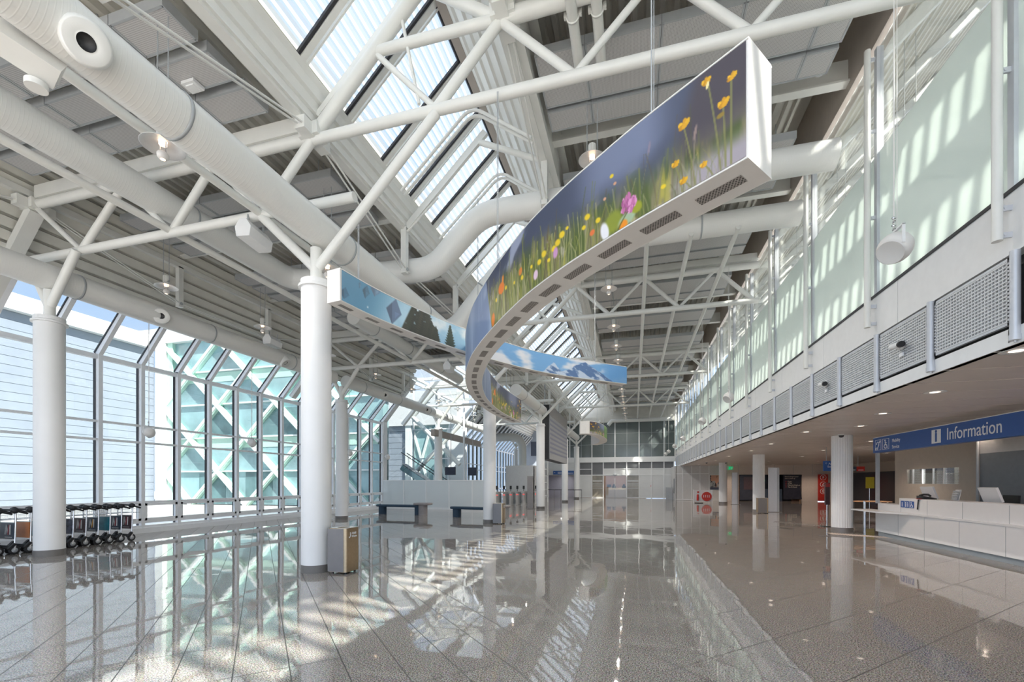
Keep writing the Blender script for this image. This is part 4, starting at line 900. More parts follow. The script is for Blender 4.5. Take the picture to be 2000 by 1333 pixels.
def alpine(u, v):
    c = np.ones(u.shape+(3,))
    c = mixc(c*np.array([.32, .55, .68]), (.70, .83, .90), sm(.5, 1.7, u+.25*(.5-v))); c = mixc(c, (.42, .62, .74), .4*sm(.5, .8, fbm(u*2, v, 3)))
    def dia(u0, v0, ru, rv, col, a=.8, k2=.0):
        nonlocal c; d = np.abs(u-u0-.1*(v-v0))/ru+np.abs(v-v0)/rv; k = sm(1.06, .94, d)*a; c = mixc(c, col, k); c = mixc(c, np.array(col)*.78, k*(u-u0 < -.2*ru)*.8); c = mixc(c, np.array(col)*1.25, k*((u-u0) > .1*ru)*(v < v0)*(d < .75)*.7)
    dia(.1, .28, .10, .22, (.22, .40, .52)); dia(.45, .85, .03, .14, (.35, .5, .6)); dia(.60, .72, .09, .26, (.26, .42, .52)); dia(.83, .95, .12, .24, (.42, .52, .62)); dia(1.30, .50, .20, .52, (.36, .44, .56), .92); dia(.64, .2, .02, .06, (.8, .9, .95))
    k = sm(-.02, .02, (u-1.50)-.27*v)
    sky = mixc(np.ones(u.shape+(3,))*np.array([.58, .74, .84]), (.84, .88, .90), sm(.4, .65, fbm(u*1.6, v*1.4, 13)))
    r = np.random.RandomState(12); edge = .06*(fbm(u*22, v*14, 23)-.5)
    for i in range(26):
        u0 = 1.52+1.0*(i/25)**.9+r.uniform(-.05, .05); tp = r.uniform(.85, 1.35) if u0 < 2.25 else 1.5-.42*u0/.9+r.uniform(.15, .35); col = [(.10, .13, .10), (.16, .18, .14), (.20, .20, .15), (.13, .17, .12)][i % 4]
        w = .015+.20*np.clip(tp-v, 0, 1.4)*(.5+.5*((v*11+i*.37) % 1)); sky = mixc(sky, col, sm(1.15, .8, (np.abs(u-u0)+edge)/np.maximum(w, .01))*(v < tp)*.92)
    sky = mixc(sky, (.55, .66, .70), .8*sm(.70, .78, fbm(u*13, v*8, 33))*sm(2.5, 2.2, u)*sm(.1, .4, v))
    w = .02+.20*np.clip(.92-v, 0, 1)*(.55+.45*((v*9) % 1)); k2 = sm(1.1, .85, np.abs(u-2.9)/np.maximum(w, .01))*(v < .92); sky = mixc(sky, (.16, .22, .18), k2*.95)
    s2 = mixc(np.ones(u.shape+(3,))*np.array([.45, .65, .84]), (.86, .87, .90), sm(.40, .58, fbm(u*1.1, v*1.5, 73)+.18*(.5-v)))
    s2 = mixc(s2, (.38, .60, .82), sm(7.9, 8.5, u)*.7)
    for u0, pk, wd in ((6.45, .62, .55), (7.55, .92, 1.0), (8.2, .34, .6), (6.9, .2, .5)):
        hh = pk-np.abs(u-u0)/wd*.9+.22*(fbm(u*5, v*3, 83)-.5); k3 = sm(-.03, .03, hh-v); rock = mixc(np.ones(u.shape+(3,))*np.array([.74, .80, .88]), (.34, .46, .64), sm(.42, .58, fbm(u*5+v*3, v*4, 93))); s2 = s2*(1-k3[..., None])+rock*k3[..., None]
    sky = sky*(1-sm(3.5, 4.2, u)[..., None])+s2*sm(3.5, 4.2, u)[..., None]
    return c*(1-k[..., None])+sky*k[..., None]
def ribbon(label, pts, us, th, zb, zt, m, pf, fronts, vents, cables, body='ribbon_white'):
    """pts: plan of the traced long face; th: offset to the other long face (to its right when positive)"""
    P, u = smooth_path(pts, us); x0, y0 = P[0]
    t = thing('printed_ribbon', label, 'banner', (x0, y0, zb), 'curved printed ribbons')
    tn = np.gradient(P, axis=0); tn /= np.linalg.norm(tn, axis=1)[:, None]; nr = np.c_[tn[:, 1], -tn[:, 0]]; Q = P+nr*th
    st = slice(None, None, 3); A, B = P[st], Q[st]; A = np.vstack([A, P[-1:]]); B = np.vstack([B, Q[-1:]]); k = len(A); b = MB()
    vs = [(a[0], a[1], zb) for a in A]+[(a[0], a[1], zt) for a in A]+[(a[0], a[1], zb) for a in B]+[(a[0], a[1], zt) for a in B]
    fs = []
    for i in range(k-1): fs += [(i, i+1, k+i+1, k+i), (2*k+i+1, 2*k+i, 3*k+i, 3*k+i+1), (2*k+i, 2*k+i+1, i+1, i), (k+i, k+i+1, 3*k+i+1, 3*k+i)]
    fs += [(0, k, 3*k, 2*k), (k-1, 3*k-1, 4*k-1, 2*k-1)]
    b.add(vs, fs); b.build('shell', body, t)
    e = MB()
    for zz in (zb+.006, zt-.012):
        for R_, sgn in ((A, -1), (B, 1)):
            e.path([(R_[i][0]+sgn*np.sign(th)*.003*nr[st][min(i, len(nr[st])-1)][0], R_[i][1]+sgn*np.sign(th)*.003*nr[st][min(i, len(nr[st])-1)][1], zz) for i in range(k)], .008, 6)
    e.build('edge_profile', 'steel_white', t)
    for nm, off, flip, f, rng in fronts:
        sel = (u > rng[0]) & (u < rng[1]); print_face(nm, P[sel], off, zb+.018, zt-.022, m, f, u[sel], t, flip)
    for s0, s1 in vents:
        i0, i1 = np.searchsorted(u, s0), np.searchsorted(u, s1); ii = np.linspace(i0, min(i1, len(u)-1), 6).astype(int)
        C = P[ii]+nr[ii]*th*.36; D = P[ii]+nr[ii]*th*.66; z = zb-.003; v_ = MB()
        v_.add([(c[0], c[1], z) for c in C]+[(c[0], c[1], z) for c in D], [(i, i+1, 7+i, 6+i) for i in range(5)]); v_.build('air_vent', 'vent_perf', t)
    for s_, top in cables:
        i = np.searchsorted(u, s_); c = P[i]+nr[i]*th*.5; MB().tube((c[0], c[1], zt), (c[0], c[1], top), .007, 8).tube((c[0]+.02, c[1], zt), (c[0]+.02, c[1], top), .004, 6).box(c[0]-.03, c[0]+.03, c[1]-.03, c[1]+.03, zt, zt+.05).build('suspension_cable', 'grey_paint', t)
    return t
L1 = [(.78, 3.45), (.05, 4.01), (-.39, 4.39), (-.73, 4.70), (-1.21, 5.2), (-1.60, 5.69), (-1.99, 6.22), (-2.45, 6.9), (-2.91, 7.68), (-3.45, 8.83), (-3.86, 9.98), (-4.22, 11.4), (-4.43, 12.85), (-4.52, 14.3), (-4.47, 16.3)]
LT = 14.544
us = np.r_[np.linspace(0, 2, 240, endpoint=False), np.linspace(2, 5, 200, endpoint=False), np.linspace(5, LT, 260)]/LT
vents = []
s_ = .11
while s_ < 14: vents.append((s_, s_+.37)); s_ += .545+.004*s_
vents = [v_ for v_ in vents if v_[0] < 14]
rb = ribbon('large curved ribbon sign printed with a flower meadow, its blank white end face nearby', L1, us, .36, 3.89, 4.75, 110, meadow,
       [('meadow_print', -.006, False, meadow, (.012, LT)), ('meadow_print', .366, True, lambda u, v: meadow(LT-u, v), (5, LT-.02))], vents, [(.93, 9.2), (4.33, 7.75), (9.0, 9.0), (13.2, 7.6)])
px_, py_ = L1[0]
L2 = [(-4.66, 6.27), (-4.54, 7.02), (-4.36, 7.74), (-4.14, 8.45), (-3.88, 9.15), (-3.70, 9.55), (-3.35, 10.25), (-2.62, 11.5), (-1.83, 12.45), (-.97, 13.25), (-.21, 13.92)]
us = np.linspace(0, 1, 520)
ribbon('pale ribbon sign printed with ice cubes, fir forest and snowy peaks under clouds', L2, us, -.28, 4.60, 5.14, 60, alpine, [('alpine_print', .006, True, alpine, (.02, 9.1))],
       [(.12+.62*i, .12+.62*i+.30) for i in range(14)], [(.55, 6.35), (4.6, 7.8), (8.0, 7.8)])
L3 = [(-3.05, 26.2), (-2.5, 26.35), (-2.05, 27.2), (-1.80, 28.8), (-1.75, 30.6), (-2.0, 32.6), (-2.7, 34.5)]
def far_print(u, v): return np.where(((u > .55) & (u < 2.9))[..., None], meadow(np.clip(u*.45-.2, 0.05, 9), v), mixc(np.ones(u.shape+(3,))*np.array([.45, .58, .25]), (.25, .40, .16), sm(.3, .7, fbm(u*1.5, v*2, 7))))
ribbon('small curved ribbon sign with green meadow print far down the hall before the end wall', L3, np.linspace(0, 1, 160), -.5, 4.48, 5.24, 30, far_print, [('meadow_print', .01, True, far_print, (.55, 8.5))], [], [(2.0, 7.8), (5.5, 7.8)])
# ================================================================== INFORMATION COUNTER
CX = 7.1
t = thing('information_counter', 'long white information counter with a projecting ledge under the blue sign', 'counter', (CX+.3, 12, 0))
MB().box(CX, CX+.06, 7, 15.95, .13, .74).build('front_panel', 'counter_white', t)
j = MB()
for y in (8.4, 9.7, 11.05, 12.35, 13.6, 14.75): j.box(CX-.003, CX, y-.006, y+.006, .13, .72).box(CX+.06-.003, CX+.06, y-.006, y+.006, .78, 1.15)
j.build('panel_joint', 'grey_paint', t)
MB().box(CX+.05, CX+.9, 7, 15.9, 0, .13).build('plinth', 'plinth', t)
MB().prism([(7, -.02), (12.6, -.02), (14.2, -.06), (15.0, -.46), (16.42, -.46), (16.42, .1), (7, .1)], (CX, 0, .74), (0, 1, 0), (1, 0, 0), -.04).build('ledge', 'counter_white', t)
MB().box(CX+.06, CX+.12, 7, 14.82, .78, 1.17).box(CX+.12, CX+.5, 7, 14.82, 1.13, 1.17).build('upper_panel', 'counter_white', t)
MB().box(CX+.06, CX+.12, 14.82, 15.95, .78, .98).box(CX+.12, CX+.9, 14.82, 15.95, .96, .98).build('low_desk', 'counter_white', t)
MB().box(CX+.5, CX+1.0, 7, 15.9, .9, .94).build('work_top', 'grey_paint', t)
b = MB()
for k, yy in enumerate((14.74, 14.53, 14.32)): b.box(CX+.052, CX+.06, yy-.18, yy, .92, 1.10)
b.build('pictogram_plate', 'sign_blue', t)
text('pictogram', 'i', .17, 'sign_white', t, (CX+.05, 14.68, .95), (0, -1, 0), bold=.006)
for yy in (14.49, 14.40): MB().sphere((CX+.05, yy, 1.06), .016, 8).beam((CX+.05, yy, 1.04), (CX+.05, yy, .94), .006, .03).build('pictogram', 'sign_white', t)
MB().sphere((CX+.05, 14.25, 1.07), .014, 8).tube((CX+.05, 14.25, 1.05), (CX+.05, 14.24, 1.0), .009, 8).tube((CX+.05, 14.24, 1.0), (CX+.05, 14.20, 1.0), .008, 8).tube((CX+.05, 14.20, 1.0), (CX+.05, 14.18, .94), .008, 8).path([(CX+.05, 14.27, 1.0), (CX+.05, 14.285, .965), (CX+.05, 14.26, .94), (CX+.05, 14.225, .945)], .006, 8).build('pictogram', 'sign_white', t)
# sign band
t = thing('information_sign', 'long blue fascia sign reading Information and Mobility Service above the counter', 'sign', (CX, 12, 2.5))
MB().box(CX-.06, CX+.12, 7, 15.95, 2.50, 2.95).build('sign_box', 'sign_blue', t)
MB().box(CX-.065, CX+.125, 7, 15.96, 2.95, 2.965).build('top_edge', 'ribbon_white', t)
sx = CX-.064
text('lettering', 'Information', .40, 'sign_white', t, (sx, 12.66, 2.60), (0, -1, 0), sx=.86)
text('lettering', 'Mobility', .135, 'sign_white', t, (sx, 14.92, 2.745), (0, -1, 0), sx=.9)
text('lettering', 'Service', .135, 'sign_white', t, (sx, 14.92, 2.57), (0, -1, 0), sx=.9)
MB().box(sx-.003, sx+.004, 12.86, 13.19, 2.555, 2.885).build('info_square', 'sign_white', t)
text('info_letter', 'i', .40, 'sign_blue', t, (sx-.004, 13.025, 2.605), (0, -1, 0), bold=.016, align='CENTER')
b = MB()
for y0, y1 in ((15.50, 15.83), (15.08, 15.42)):
    for (p, q, r, s_) in ((y0, y1, 2.57, 2.58), (y0, y1, 2.87, 2.88), (y0, y0+.008, 2.57, 2.88), (y1-.008, y1, 2.57, 2.88)): b.box(sx-.002, sx+.004, p, q, r, s_)
b.build('pictogram_frame', 'sign_white', t)
def P2(y, z): return (sx-.001, y, z)
w = MB()
w.sphere(P2(15.27, 2.83), .022, 10).tube(P2(15.27, 2.80), P2(15.25, 2.70), .014, 8).tube(P2(15.25, 2.70), P2(15.19, 2.70), .013, 8).tube(P2(15.19, 2.70), P2(15.16, 2.61), .013, 8).tube(P2(15.26, 2.76), P2(15.19, 2.755), .009, 8)
w.path([P2(15.29+.0, 2.72), P2(15.33, 2.66), P2(15.30, 2.61), P2(15.25, 2.60), P2(15.21, 2.63)], .009, 8)
w.build('wheelchair_symbol', 'sign_white', t)
w = MB().path([P2(15.74, 2.74), P2(15.72, 2.80), P2(15.66, 2.82), P2(15.61, 2.78), P2(15.62, 2.71), P2(15.67, 2.66), P2(15.68, 2.61), P2(15.72, 2.60)], .010, 8).beam(P2(15.80, 2.60), P2(15.74, 2.65), .02, .03).beam(P2(15.54, 2.84), P2(15.58, 2.79), .02, .03).build('hearing_symbol', 'sign_white', t)
# booth walls
struct(MB().box(CX+.0, CX+.08, 15.88, 15.96, .98, 2.5).build('trim_booth_post', 'grey_paint'))
struct(MB().box(10, 10.08, 8, 17.4, 0, 1.56).box(10, 10.08, 8, 17.4, 2.1, 3.1).box(10, 10.08, 8, 17.4, 1.56, 2.1).box(10, 10.08, 20.2, 21, 0, 3.1).box(10, 10.08, 17.4, 20.2, 0, 1.56).box(10, 10.08, 17.4, 20.2, 2.1, 3.1).build('wall_booth', 'beige'))
struct(MB().box(9.2, 9.28, 7, 15.2, 0, 2.4).build('wall_booth_grey', 'grey_wall')); struct(MB().box(9.2, 9.28, 7, 15.2, 2.4, 3.1).build('wall_booth_head', 'wing_wall'))
b = MB()
for y in (11.2, 13.3, 15.2): b.tube((9.15, y, 0), (9.15, y, 3.1), .035, 12)
struct(b.build('trim_booth', 'grey_paint'))
h = holder('window_50', (10, 18.4, 1.55))
MB().box(10.02, 10.03, 17.5, 20.2, 1.56, 2.1).build('pane', 'glass_clear', h)
b = MB()
for y in (18.15, 18.7, 19.3, 19.85): b.box(10.0, 10.05, y-.015, y+.015, 1.55, 2.1)
b.build('frame', 'white', h)
b = MB()
for y0, y1 in ((17.52, 18.12), (18.18, 18.66), (19.34, 20.18)):
    for k in range(14): b.box(10.1, 10.12, y0, y1, 1.57+k*.038, 1.59+k*.038)
b.build('blind', 'sign_white', h)
ld = bpy.data.lights.new('back_office_fill_light', 'AREA'); ld.energy = 330; ld.size = 1.2; lo = bpy.data.objects.new('back_office_fill_light', ld); COL.objects.link(lo); lo.location = (11.5, 18.5, 3.0)  # added fill light, no fixture, brightens the booth window from behind
struct(MB().box(13, 13.1, 16, 22, 0, 3.1).build('wall_booth_rear', 'wing_wall'))
# things on the counter
def monitor(x, y, lb):
    t = thing('computer_monitor', lb, 'monitor', (x, y, .94), 'counter monitors')
    MB().beam((x-.02, y-.27, 1.33), (x-.02, y+.27, 1.33), .34, .045, 0, (1, .15, .35)).build('screen_back', 'counter_white', t)
    MB().box(x-.045, x-.03, y+.18, y+.24, 1.42, 1.46).build('badge', 'ad_teal', t)
    MB().box(x+.02, x+.06, y-.05, y+.05, .97, 1.3).box(x-.08, x+.16, y-.12, y+.12, .94, .965).build('stand', 'wing_wall', t)
monitor(7.75, 14.6, 'white computer monitor beside the telephone on the counter'); monitor(7.75, 12.45, 'white computer monitor before the dark grey wall on the counter')
t = thing('telephone', 'black desk telephone with handset on the counter edge', 'telephone', (7.4, 13.95, 1.17))
MB().prism([(-.14, 0), (.14, 0), (.14, .03), (-.14, .09)], (7.33, 13.8, 1.17), (1, 0, 0), (0, 0, 1), -.30).build('base', 'dark', t)
MB().path([(7.28, 14.14, 1.26), (7.32, 14.04, 1.29), (7.34, 13.89, 1.29), (7.32, 13.78, 1.26)], .026, 10).build('handset', 'dark', t)
t = thing('counter_pen', 'black pen stand hanging down the white counter front', 'pen', (CX+.04, 13.95, 1.0)); MB().tube((CX+.04, 13.92, 1.16), (CX+.035, 13.95, .90), .014, 10).build('pen_body', 'dark', t); MB().box(CX+.0, CX+.14, 13.86, 13.96, 1.17, 1.185).build('clip', 'red', t)
t = thing('brochure_rack', 'grey tilted brochure holder on the counter', 'rack', (7.5, 13.15, 1.17)); b = MB()
for k in range(5): b.box(7.45+.01*k, 7.47+.01*k, 13.06, 13.24, 1.19+.045*k, 1.225+.045*k)
b.build('pocket', 'grey_paint', t); MB().beam((7.50, 13.15, 1.17), (7.55, 13.15, 1.43), .19, .012, 0, (1, 0, 0)).build('back_plate', 'alu', t)
t = thing('office_chair', 'black office chair with green seat behind the counter', 'chair', (8.4, 13.3, 0))
MB().beam((8.62, 13.3, .62), (8.66, 13.3, 1.3), .44, .05, 0, (1, 0, 0)).build('backrest', 'dark', t); MB().box(8.2, 8.62, 13.08, 13.52, .98, 1.03).build('seat', 'green_chair', t); MB().tube((8.4, 13.3, .1), (8.4, 13.3, .98), .03, 10).build('leg', 'chrome', t); MB().box(8.15, 8.65, 13.26, 13.34, 0, .06).box(8.36, 8.44, 13.05, 13.55, 0, .06).build('foot', 'dark', t)
o = MB().box(7.4, 7.6, 14.95, 15.3, .98, 1.08).build('document_box', 'red_ext'); tag(o, 'dark red document box on the low desk at the counter end', 'box')
t = thing('table', 'wooden topped high table with steel legs between column and counter', 'table', (8.5, 20, 0))
MB().box(8.0, 9.3, 19.7, 20.4, .87, .90).build('table_top', 'shop_orange', t)
for x, y in ((8.1, 19.8), (9.2, 19.8), (8.1, 20.3), (9.2, 20.3)): MB().box(x-.02, x+.02, y-.02, y+.02, 0, .87).build('leg', 'chrome', t)
t = thing('glass_gate', 'glass barrier with steel posts between the fluted column and the counter', 'barrier', (7.3, 17.2, 0))
for x, y in ((7.02, 16.4), (7.25, 17.0)): MB().tube((x, y, 0), (x, y, 1.0), .025, 12).build('post', 'chrome', t)
MB().beam((7.02, 16.4, .48), (7.25, 17.0, .48), .012, .9).build('glass_leaf', 'glass_clear', t)
# ================================================================== BINS
def bin_(x, y, s, h, lb, lab=True, rot=0.):
    t = thing('litter_bin', lb, 'bin', (x, y, 0), 'bronze litter bins')
    a = .36*s
    def rr(k0, z0, z1, n=6, r=.045):
        pts = []
        for cx_, cy_, a0 in ((x+k0-r, y+k0-r, 0), (x-k0+r, y+k0-r, 90), (x-k0+r, y-k0+r, 180), (x+k0-r, y-k0+r, 270)):
            for i in range(n+1): an = math.radians(a0+90*i/n); pts.append((cx_+r*math.cos(an), cy_+r*math.sin(an)))
        k = len(pts); return [(p[0], p[1], z) for z in (z0, z1) for p in pts], k
    vs, k = rr(a/2, .035, h); b = MB(); b.add(vs, [(i, (i+1) % k, k+(i+1) % k, k+i) for i in range(k)], 0, True)
    b.build('bin_body', 'bronze', t)
    vs, k = rr(a/2-.005, h-.004, h+.006); b = MB(); nn = 24
    ring = [(x+.11*math.cos(2*math.pi*i/nn), y+.11*math.sin(2*math.pi*i/nn), h+.004) for i in range(nn)]
    hole = [(x+.11*math.cos(2*math.pi*i/nn), y+.11*math.sin(2*math.pi*i/nn), h-.15) for i in range(nn)]
    top = [(p[0], p[1], h+.004) for p in vs[:k]]; b.add(top+ring, [(i, (i+1) % k, k+int(((i+1) % k)*nn/k) % nn, k+int(i*nn/k) % nn) for i in range(k)])
    b.build('lid', 'alu', t); MB().add(ring+hole, [(i, (i+1) % nn, nn+(i+1) % nn, nn+i) for i in range(nn)]+[tuple(range(nn, 2*nn))]).build('opening', 'bronze', t)
    MB().box(x-a/2-.003, x-a/2+.03, y-a/2-.004, y-a/2+.0, .04, h-.01).box(x-a/2+.02, x+a/2-.06, y-a/2-.005, y-a/2+.004, .04, h-.008).build('side_panel', 'bin_side', t)
    for dx in (-.13, .13):
        for dy in (-.13, .13): MB().tube((x+dx, y+dy, 0), (x+dx, y+dy, .04), .02, 10).build('foot', 'dark', t)
    if lab:
        text('lettering', 'Abfall', .055, 'sign_white', t, (x+a/2+.003, y-.04, h-.11), (0, 1, 0)); text('lettering', 'Waste', .055, 'sign_white', t, (x+a/2+.003, y-.04, h-.165), (0, 1, 0))
        MB().sphere((x+a/2+.004, y-.08, h-.085), .010, 8).beam((x+a/2+.004, y-.08, h-.10), (x+a/2+.004, y-.075, h-.15), .006, .016).beam((x+a/2+.004, y-.115, h-.15), (x+a/2+.004, y-.10, h-.165), .006, .02).build('pictogram', 'sign_white', t)
    return t
bin_(-5.0, 6.84, 1.05, .80, 'bronze litter bin at the foot of the nearest tall column'); bin_(-5.07, 16.55, 1.1, .80, 'bronze litter bin beside the second tall column'); bin_(6.48, 25.85, 1.3, .80, 'bronze litter bin in front of a fluted gallery column')
# ================================================================== BENCHES
def bench(x0, y0, x1, y1, lb):
    t = thing('bench', lb, 'bench', ((x0+x1)/2, (y0+y1)/2, 0), 'dark blue benches')
    d = V((x1-x0, y1-y0, 0)); Ld = d.length; d.normalize(); nrm = V((-d.y, d.x, 0)); o = V((x0, y0, 0)); b = MB()
    def slab(o, L_, wd, z0, z1, nm, m_, par):
        b = MB(); ou = []
        for i in range(40):
            a_ = 2*math.pi*i/40; ex = .25; cx_, sy_ = math.copysign(abs(math.cos(a_))**.5, math.cos(a_)), math.copysign(abs(math.sin(a_))**.5, math.sin(a_)); ou.append((cx_, sy_))
        pr_ = [(.90, z0), (.985, z0+(z1-z0)*.2), (1, (z0+z1)/2), (.985, z1-(z1-z0)*.2), (.92, z1)]
        c = o+d*(L_/2); vs = []
        for k, z in pr_:
            ins = (1-k)*wd/2
            for p, q in ou: vs.append(c+d*(p*(L_/2-ins))+nrm*(q*(wd/2-ins))+V((0, 0, z)))
        n_ = 40; b.add(vs, [(j*n_+i, j*n_+(i+1) % n_, (j+1)*n_+(i+1) % n_, (j+1)*n_+i) for j in range(4) for i in range(n_)], 0, True)
        b.add(vs[:n_], [tuple(range(n_))[::-1]]).add(vs[-n_:], [tuple(range(n_))]); return b.build(nm, m_, par)
    slab(o-d*.3, Ld+.6, .52, .37, .48, 'seat', 'bench_blue', t)
    for k in (0.03, Ld-.1):
        c = o+d*k; MB().lathe([(.20, 0), (.20, .38)], c, 32).build('leg', 'bench_blue', t)
    s_ = thing('side_table', lb.replace('dark blue bench', 'grey mushroom side table at the end of the bench'), 'side table', tuple(o+d*(Ld+.05)), 'grey side tables')
    c = o+d*(Ld+.22)-nrm*.12
    slab(c-d*.45, .9, .62, .50, .60, 'table_top', 'bench_grey', s_); MB().lathe([(.22, 0), (.22, .51)], c, 32).build('leg', 'bench_grey', s_)
bench(-12.55, 20.3, -10.3, 20.15, 'dark blue bench nearest the glazed facade'); bench(-8.05, 19.4, -5.9, 18.9, 'dark blue bench passing behind the second tall column')
# ================================================================== FROSTED PARTITION
pts = [(-15.0, 24.3), (-13.55, 24.3), (-12.05, 24.3), (-10.55, 24.3), (-9.1, 24.3), (-8.15, 24.3)]
for i, (p, q) in enumerate(zip(pts[:-1], pts[1:])):
    t = thing('partition_panel', 'frosted glass partition panel with white frame, %s from the facade' % nth(i), 'partition', ((p[0]+q[0])/2, 24.3, 0), 'frosted partition panels')
    MB().box(p[0], q[0], 24.28, 24.32, .0, .12).box(p[0], q[0], 24.28, 24.32, 1.70, 1.76).box(p[0]-.03, p[0]+.03, 24.27, 24.33, 0, 1.76).build('frame', 'white', t)
    MB().box(p[0]+.03, q[0]-.03, 24.295, 24.305, .12, 1.70).build('pane', 'frost_partition', t)
for x, z, w, lb in ((-11.5, 2.36, .72, 'dark flat screen turned away, nearest the annex column'), (-9.98, 2.32, .6, 'dark flat screen above the middle of the partition'), (-8.85, 2.28, .55, 'dark flat screen closest to the second tall column')):
    t = thing('flight_screen', lb, 'screen', (x, 26.74, z), 'screens above the partition')
    MB().box(x-w/2, x+w/2, 26.64, 26.74, z-.26, z+.26).build('screen_panel', 'screen', t); MB().tube((x, 26.78, z+.1), (x, 26.78, 6.6), .02, 8).box(x-.1, x+.1, 26.74, 26.8, z-.1, z+.15).build('mount', 'grey_paint', t)
# escalator beyond the partition
t = thing('escalator', 'escalator rising behind the frosted partition with dark handrails', 'escalator', (-15.5, 28.6, 0))
MB().beam((-15.9, 28.6, 2.7), (-12.3, 28.6, .5), .9, .35).build('truss_body', 'teal_glass', t); MB().beam((-15.9, 28.6, 2.95), (-12.4, 28.6, .8), .7, .04).build('step_band', 'grey_paint', t)
for y in (28.2, 29.0): MB().path([(-15.9, y, 3.75), (-12.6, y, 1.7), (-12.2, y, 1.5), (-12.0, y, 1.2)], .03, 8).build('handrail', 'dark', t)
for y in (28.2, 29.0):
    for k in range(7): MB().tube((-15.8+.5*k, y, 2.75-.31*k), (-15.8+.5*k, y, 3.69-.31*k), .012, 6).build('baluster', 'chrome', t)
MB().box(-12.4, -11.6, 28.15, 29.05, 0, .6).build('landing', 'wing_wall', t)
# ================================================================== LUGGAGE TROLLEYS
def trolley(y, ad, letter, lcol, lb, i_):
    x = -13.3; t = thing('luggage_trolley', lb, 'trolley', (x-.28, y, 0), 'nested luggage trolleys')
    xs = (x, x-.56)
    for xx in xs: MB().tube((xx, y, .10), (xx, y+.02, .93), .017, 10).build('upright', 'chrome', t)
    MB().tube((xs[0]+.03, y-.02, .99), (xs[1]-.03, y-.02, .99), .022, 10).build('handle_bar', 'black_rubber', t)
    for xx in xs:
        MB().lathe([(0, -.06), (.055, -.055), (.065, 0), (.055, .055), (0, .06)], (xx, y, .975), 14, ax=(1, 0, 0)).tube((xx, y+.03, .965), (xx-.0, y+.22, .90), .022, 8).build('grip', 'black_rubber', t)
    b = MB(); b.box(xs[1], xs[0], y+.03, y+.04, .90, .91).box(xs[1], xs[0], y+.03, y+.04, .77, .78).box(xs[1], xs[0], y+.2, y+.21, .77, .78).box(xs[1], xs[0], y+.2, y+.21, .86, .87)
    for i in range(15): xx = xs[1]+.56*(i+.5)/15; b.tube((xx, y+.035, .77), (xx, y+.035, .905), .0035, 6).tube((xx, y+.035, .775), (xx, y+.205, .775), .0035, 6)
    b.build('wire_basket', 'chrome', t)
    MB().box(xs[1]+.02, xs[0]-.02, y-.008, y+.008, .34, .70).build('advert_panel', ad, t); MB().box(xs[1]+.02, xs[0]-.02, y-.012, y+.012, .70, .715).box(xs[1]+.02, xs[0]-.02, y-.012, y+.012, .325, .34).build('panel_rail', 'alu', t)
    if letter:
        x0 = x-.30; w_ = MB()
        for (p, q) in ((0, .035), (.045, .09), (.155, .165)): w_.beam((x0+p+(.0 if p != .045 else -.01), y-.012, .44 if p != .045 else .66), (x0+q, y-.012, .66 if p != .045 else .44), .032, .008, 0, (0, 1, 0))
        w_.build('letter_mark', lcol, t); MB().beam((x0+.09, y-.013, .44), (x0+.145, y-.013, .66), .03, .008, 0, (0, 1, 0)).build('letter_accent', 'accent_orange' if i_ == 3 else 'accent_red', t); MB().box(x-.32, x-.08, y-.011, y-.009, .375, .385).build('small_print', 'sign_white', t)
    b = MB().beam((xs[0]-.03, y+.02, .17), (x-.28, y-.75, .12), .035, .03).beam((xs[1]+.03, y+.02, .17), (x-.28, y-.75, .12), .035, .03).box(xs[1], xs[0], y-.015, y+.015, .15, .19).build('floor_frame', 'black_rubber', t)
    for xx in xs:
        w_ = MB().lathe([(0.02, -.02), (.085, -.02), (.10, -.01), (.10, .01), (.085, .02), (.02, .02)], (xx, y-.01, .10), 24, ax=(1, 0, 0)).build('wheel', 'black_rubber', t)
        MB().lathe([(0, -.024), (.055, -.022), (.055, .022), (0, .024)], (xx, y-.01, .10), 16, ax=(1, 0, 0)).build('hub', 'grey_paint', w_)
        MB().beam((xx, y-.02, .10), (xx, y+.0, .22), .05, .03).build('fork', 'alu', t); MB().beam((xx, y+.0, .24), (xx, y-.11, .12), .07, .05).build('brake_guard', 'black_rubber', t)
    w_ = MB().lathe([(0.02, -.02), (.06, -.02), (.07, 0), (.06, .02), (.02, .02)], (x-.28, y-.76, .07), 20, ax=(1, 0, 0)).build('wheel', 'black_rubber', t)
ads = [('ad_brown', 'M', 'sign_white', 'dark brown lettered advert, last toward the far window'), ('ad_navy', 'M', 'sign_white', 'navy lettered advert, second from the far end'), ('ad_teal', '', '', 'turquoise beach advert'), ('ad_navy', 'M', 'sign_white', 'navy advert between the turquoise one and the dark one'),
       ('ad_brown', 'M', 'sign_white', 'dark advert next to the city picture'), ('ad_city', '', '', 'city skyline picture advert'), ('ad_navy', '', '', 'plain navy advert just right of the column'), ('ad_teal', '', '', 'advert hidden behind the round column'),
       ('orange_ad', '', '', 'orange advert just left of the column'), ('ad_navy', 'M', 'sign_white', 'silver lettered advert left of the orange one'), ('ad_city', '', '', 'dark picture advert at the near edge of the row'), ('ad_navy', '', '', 'navy advert at the very start of the row')]
for i, (a_, l_, lc, lb) in enumerate(ads): trolley(8.96-.265*i, a_, l_, lc, 'nested luggage trolley with '+lb, i)
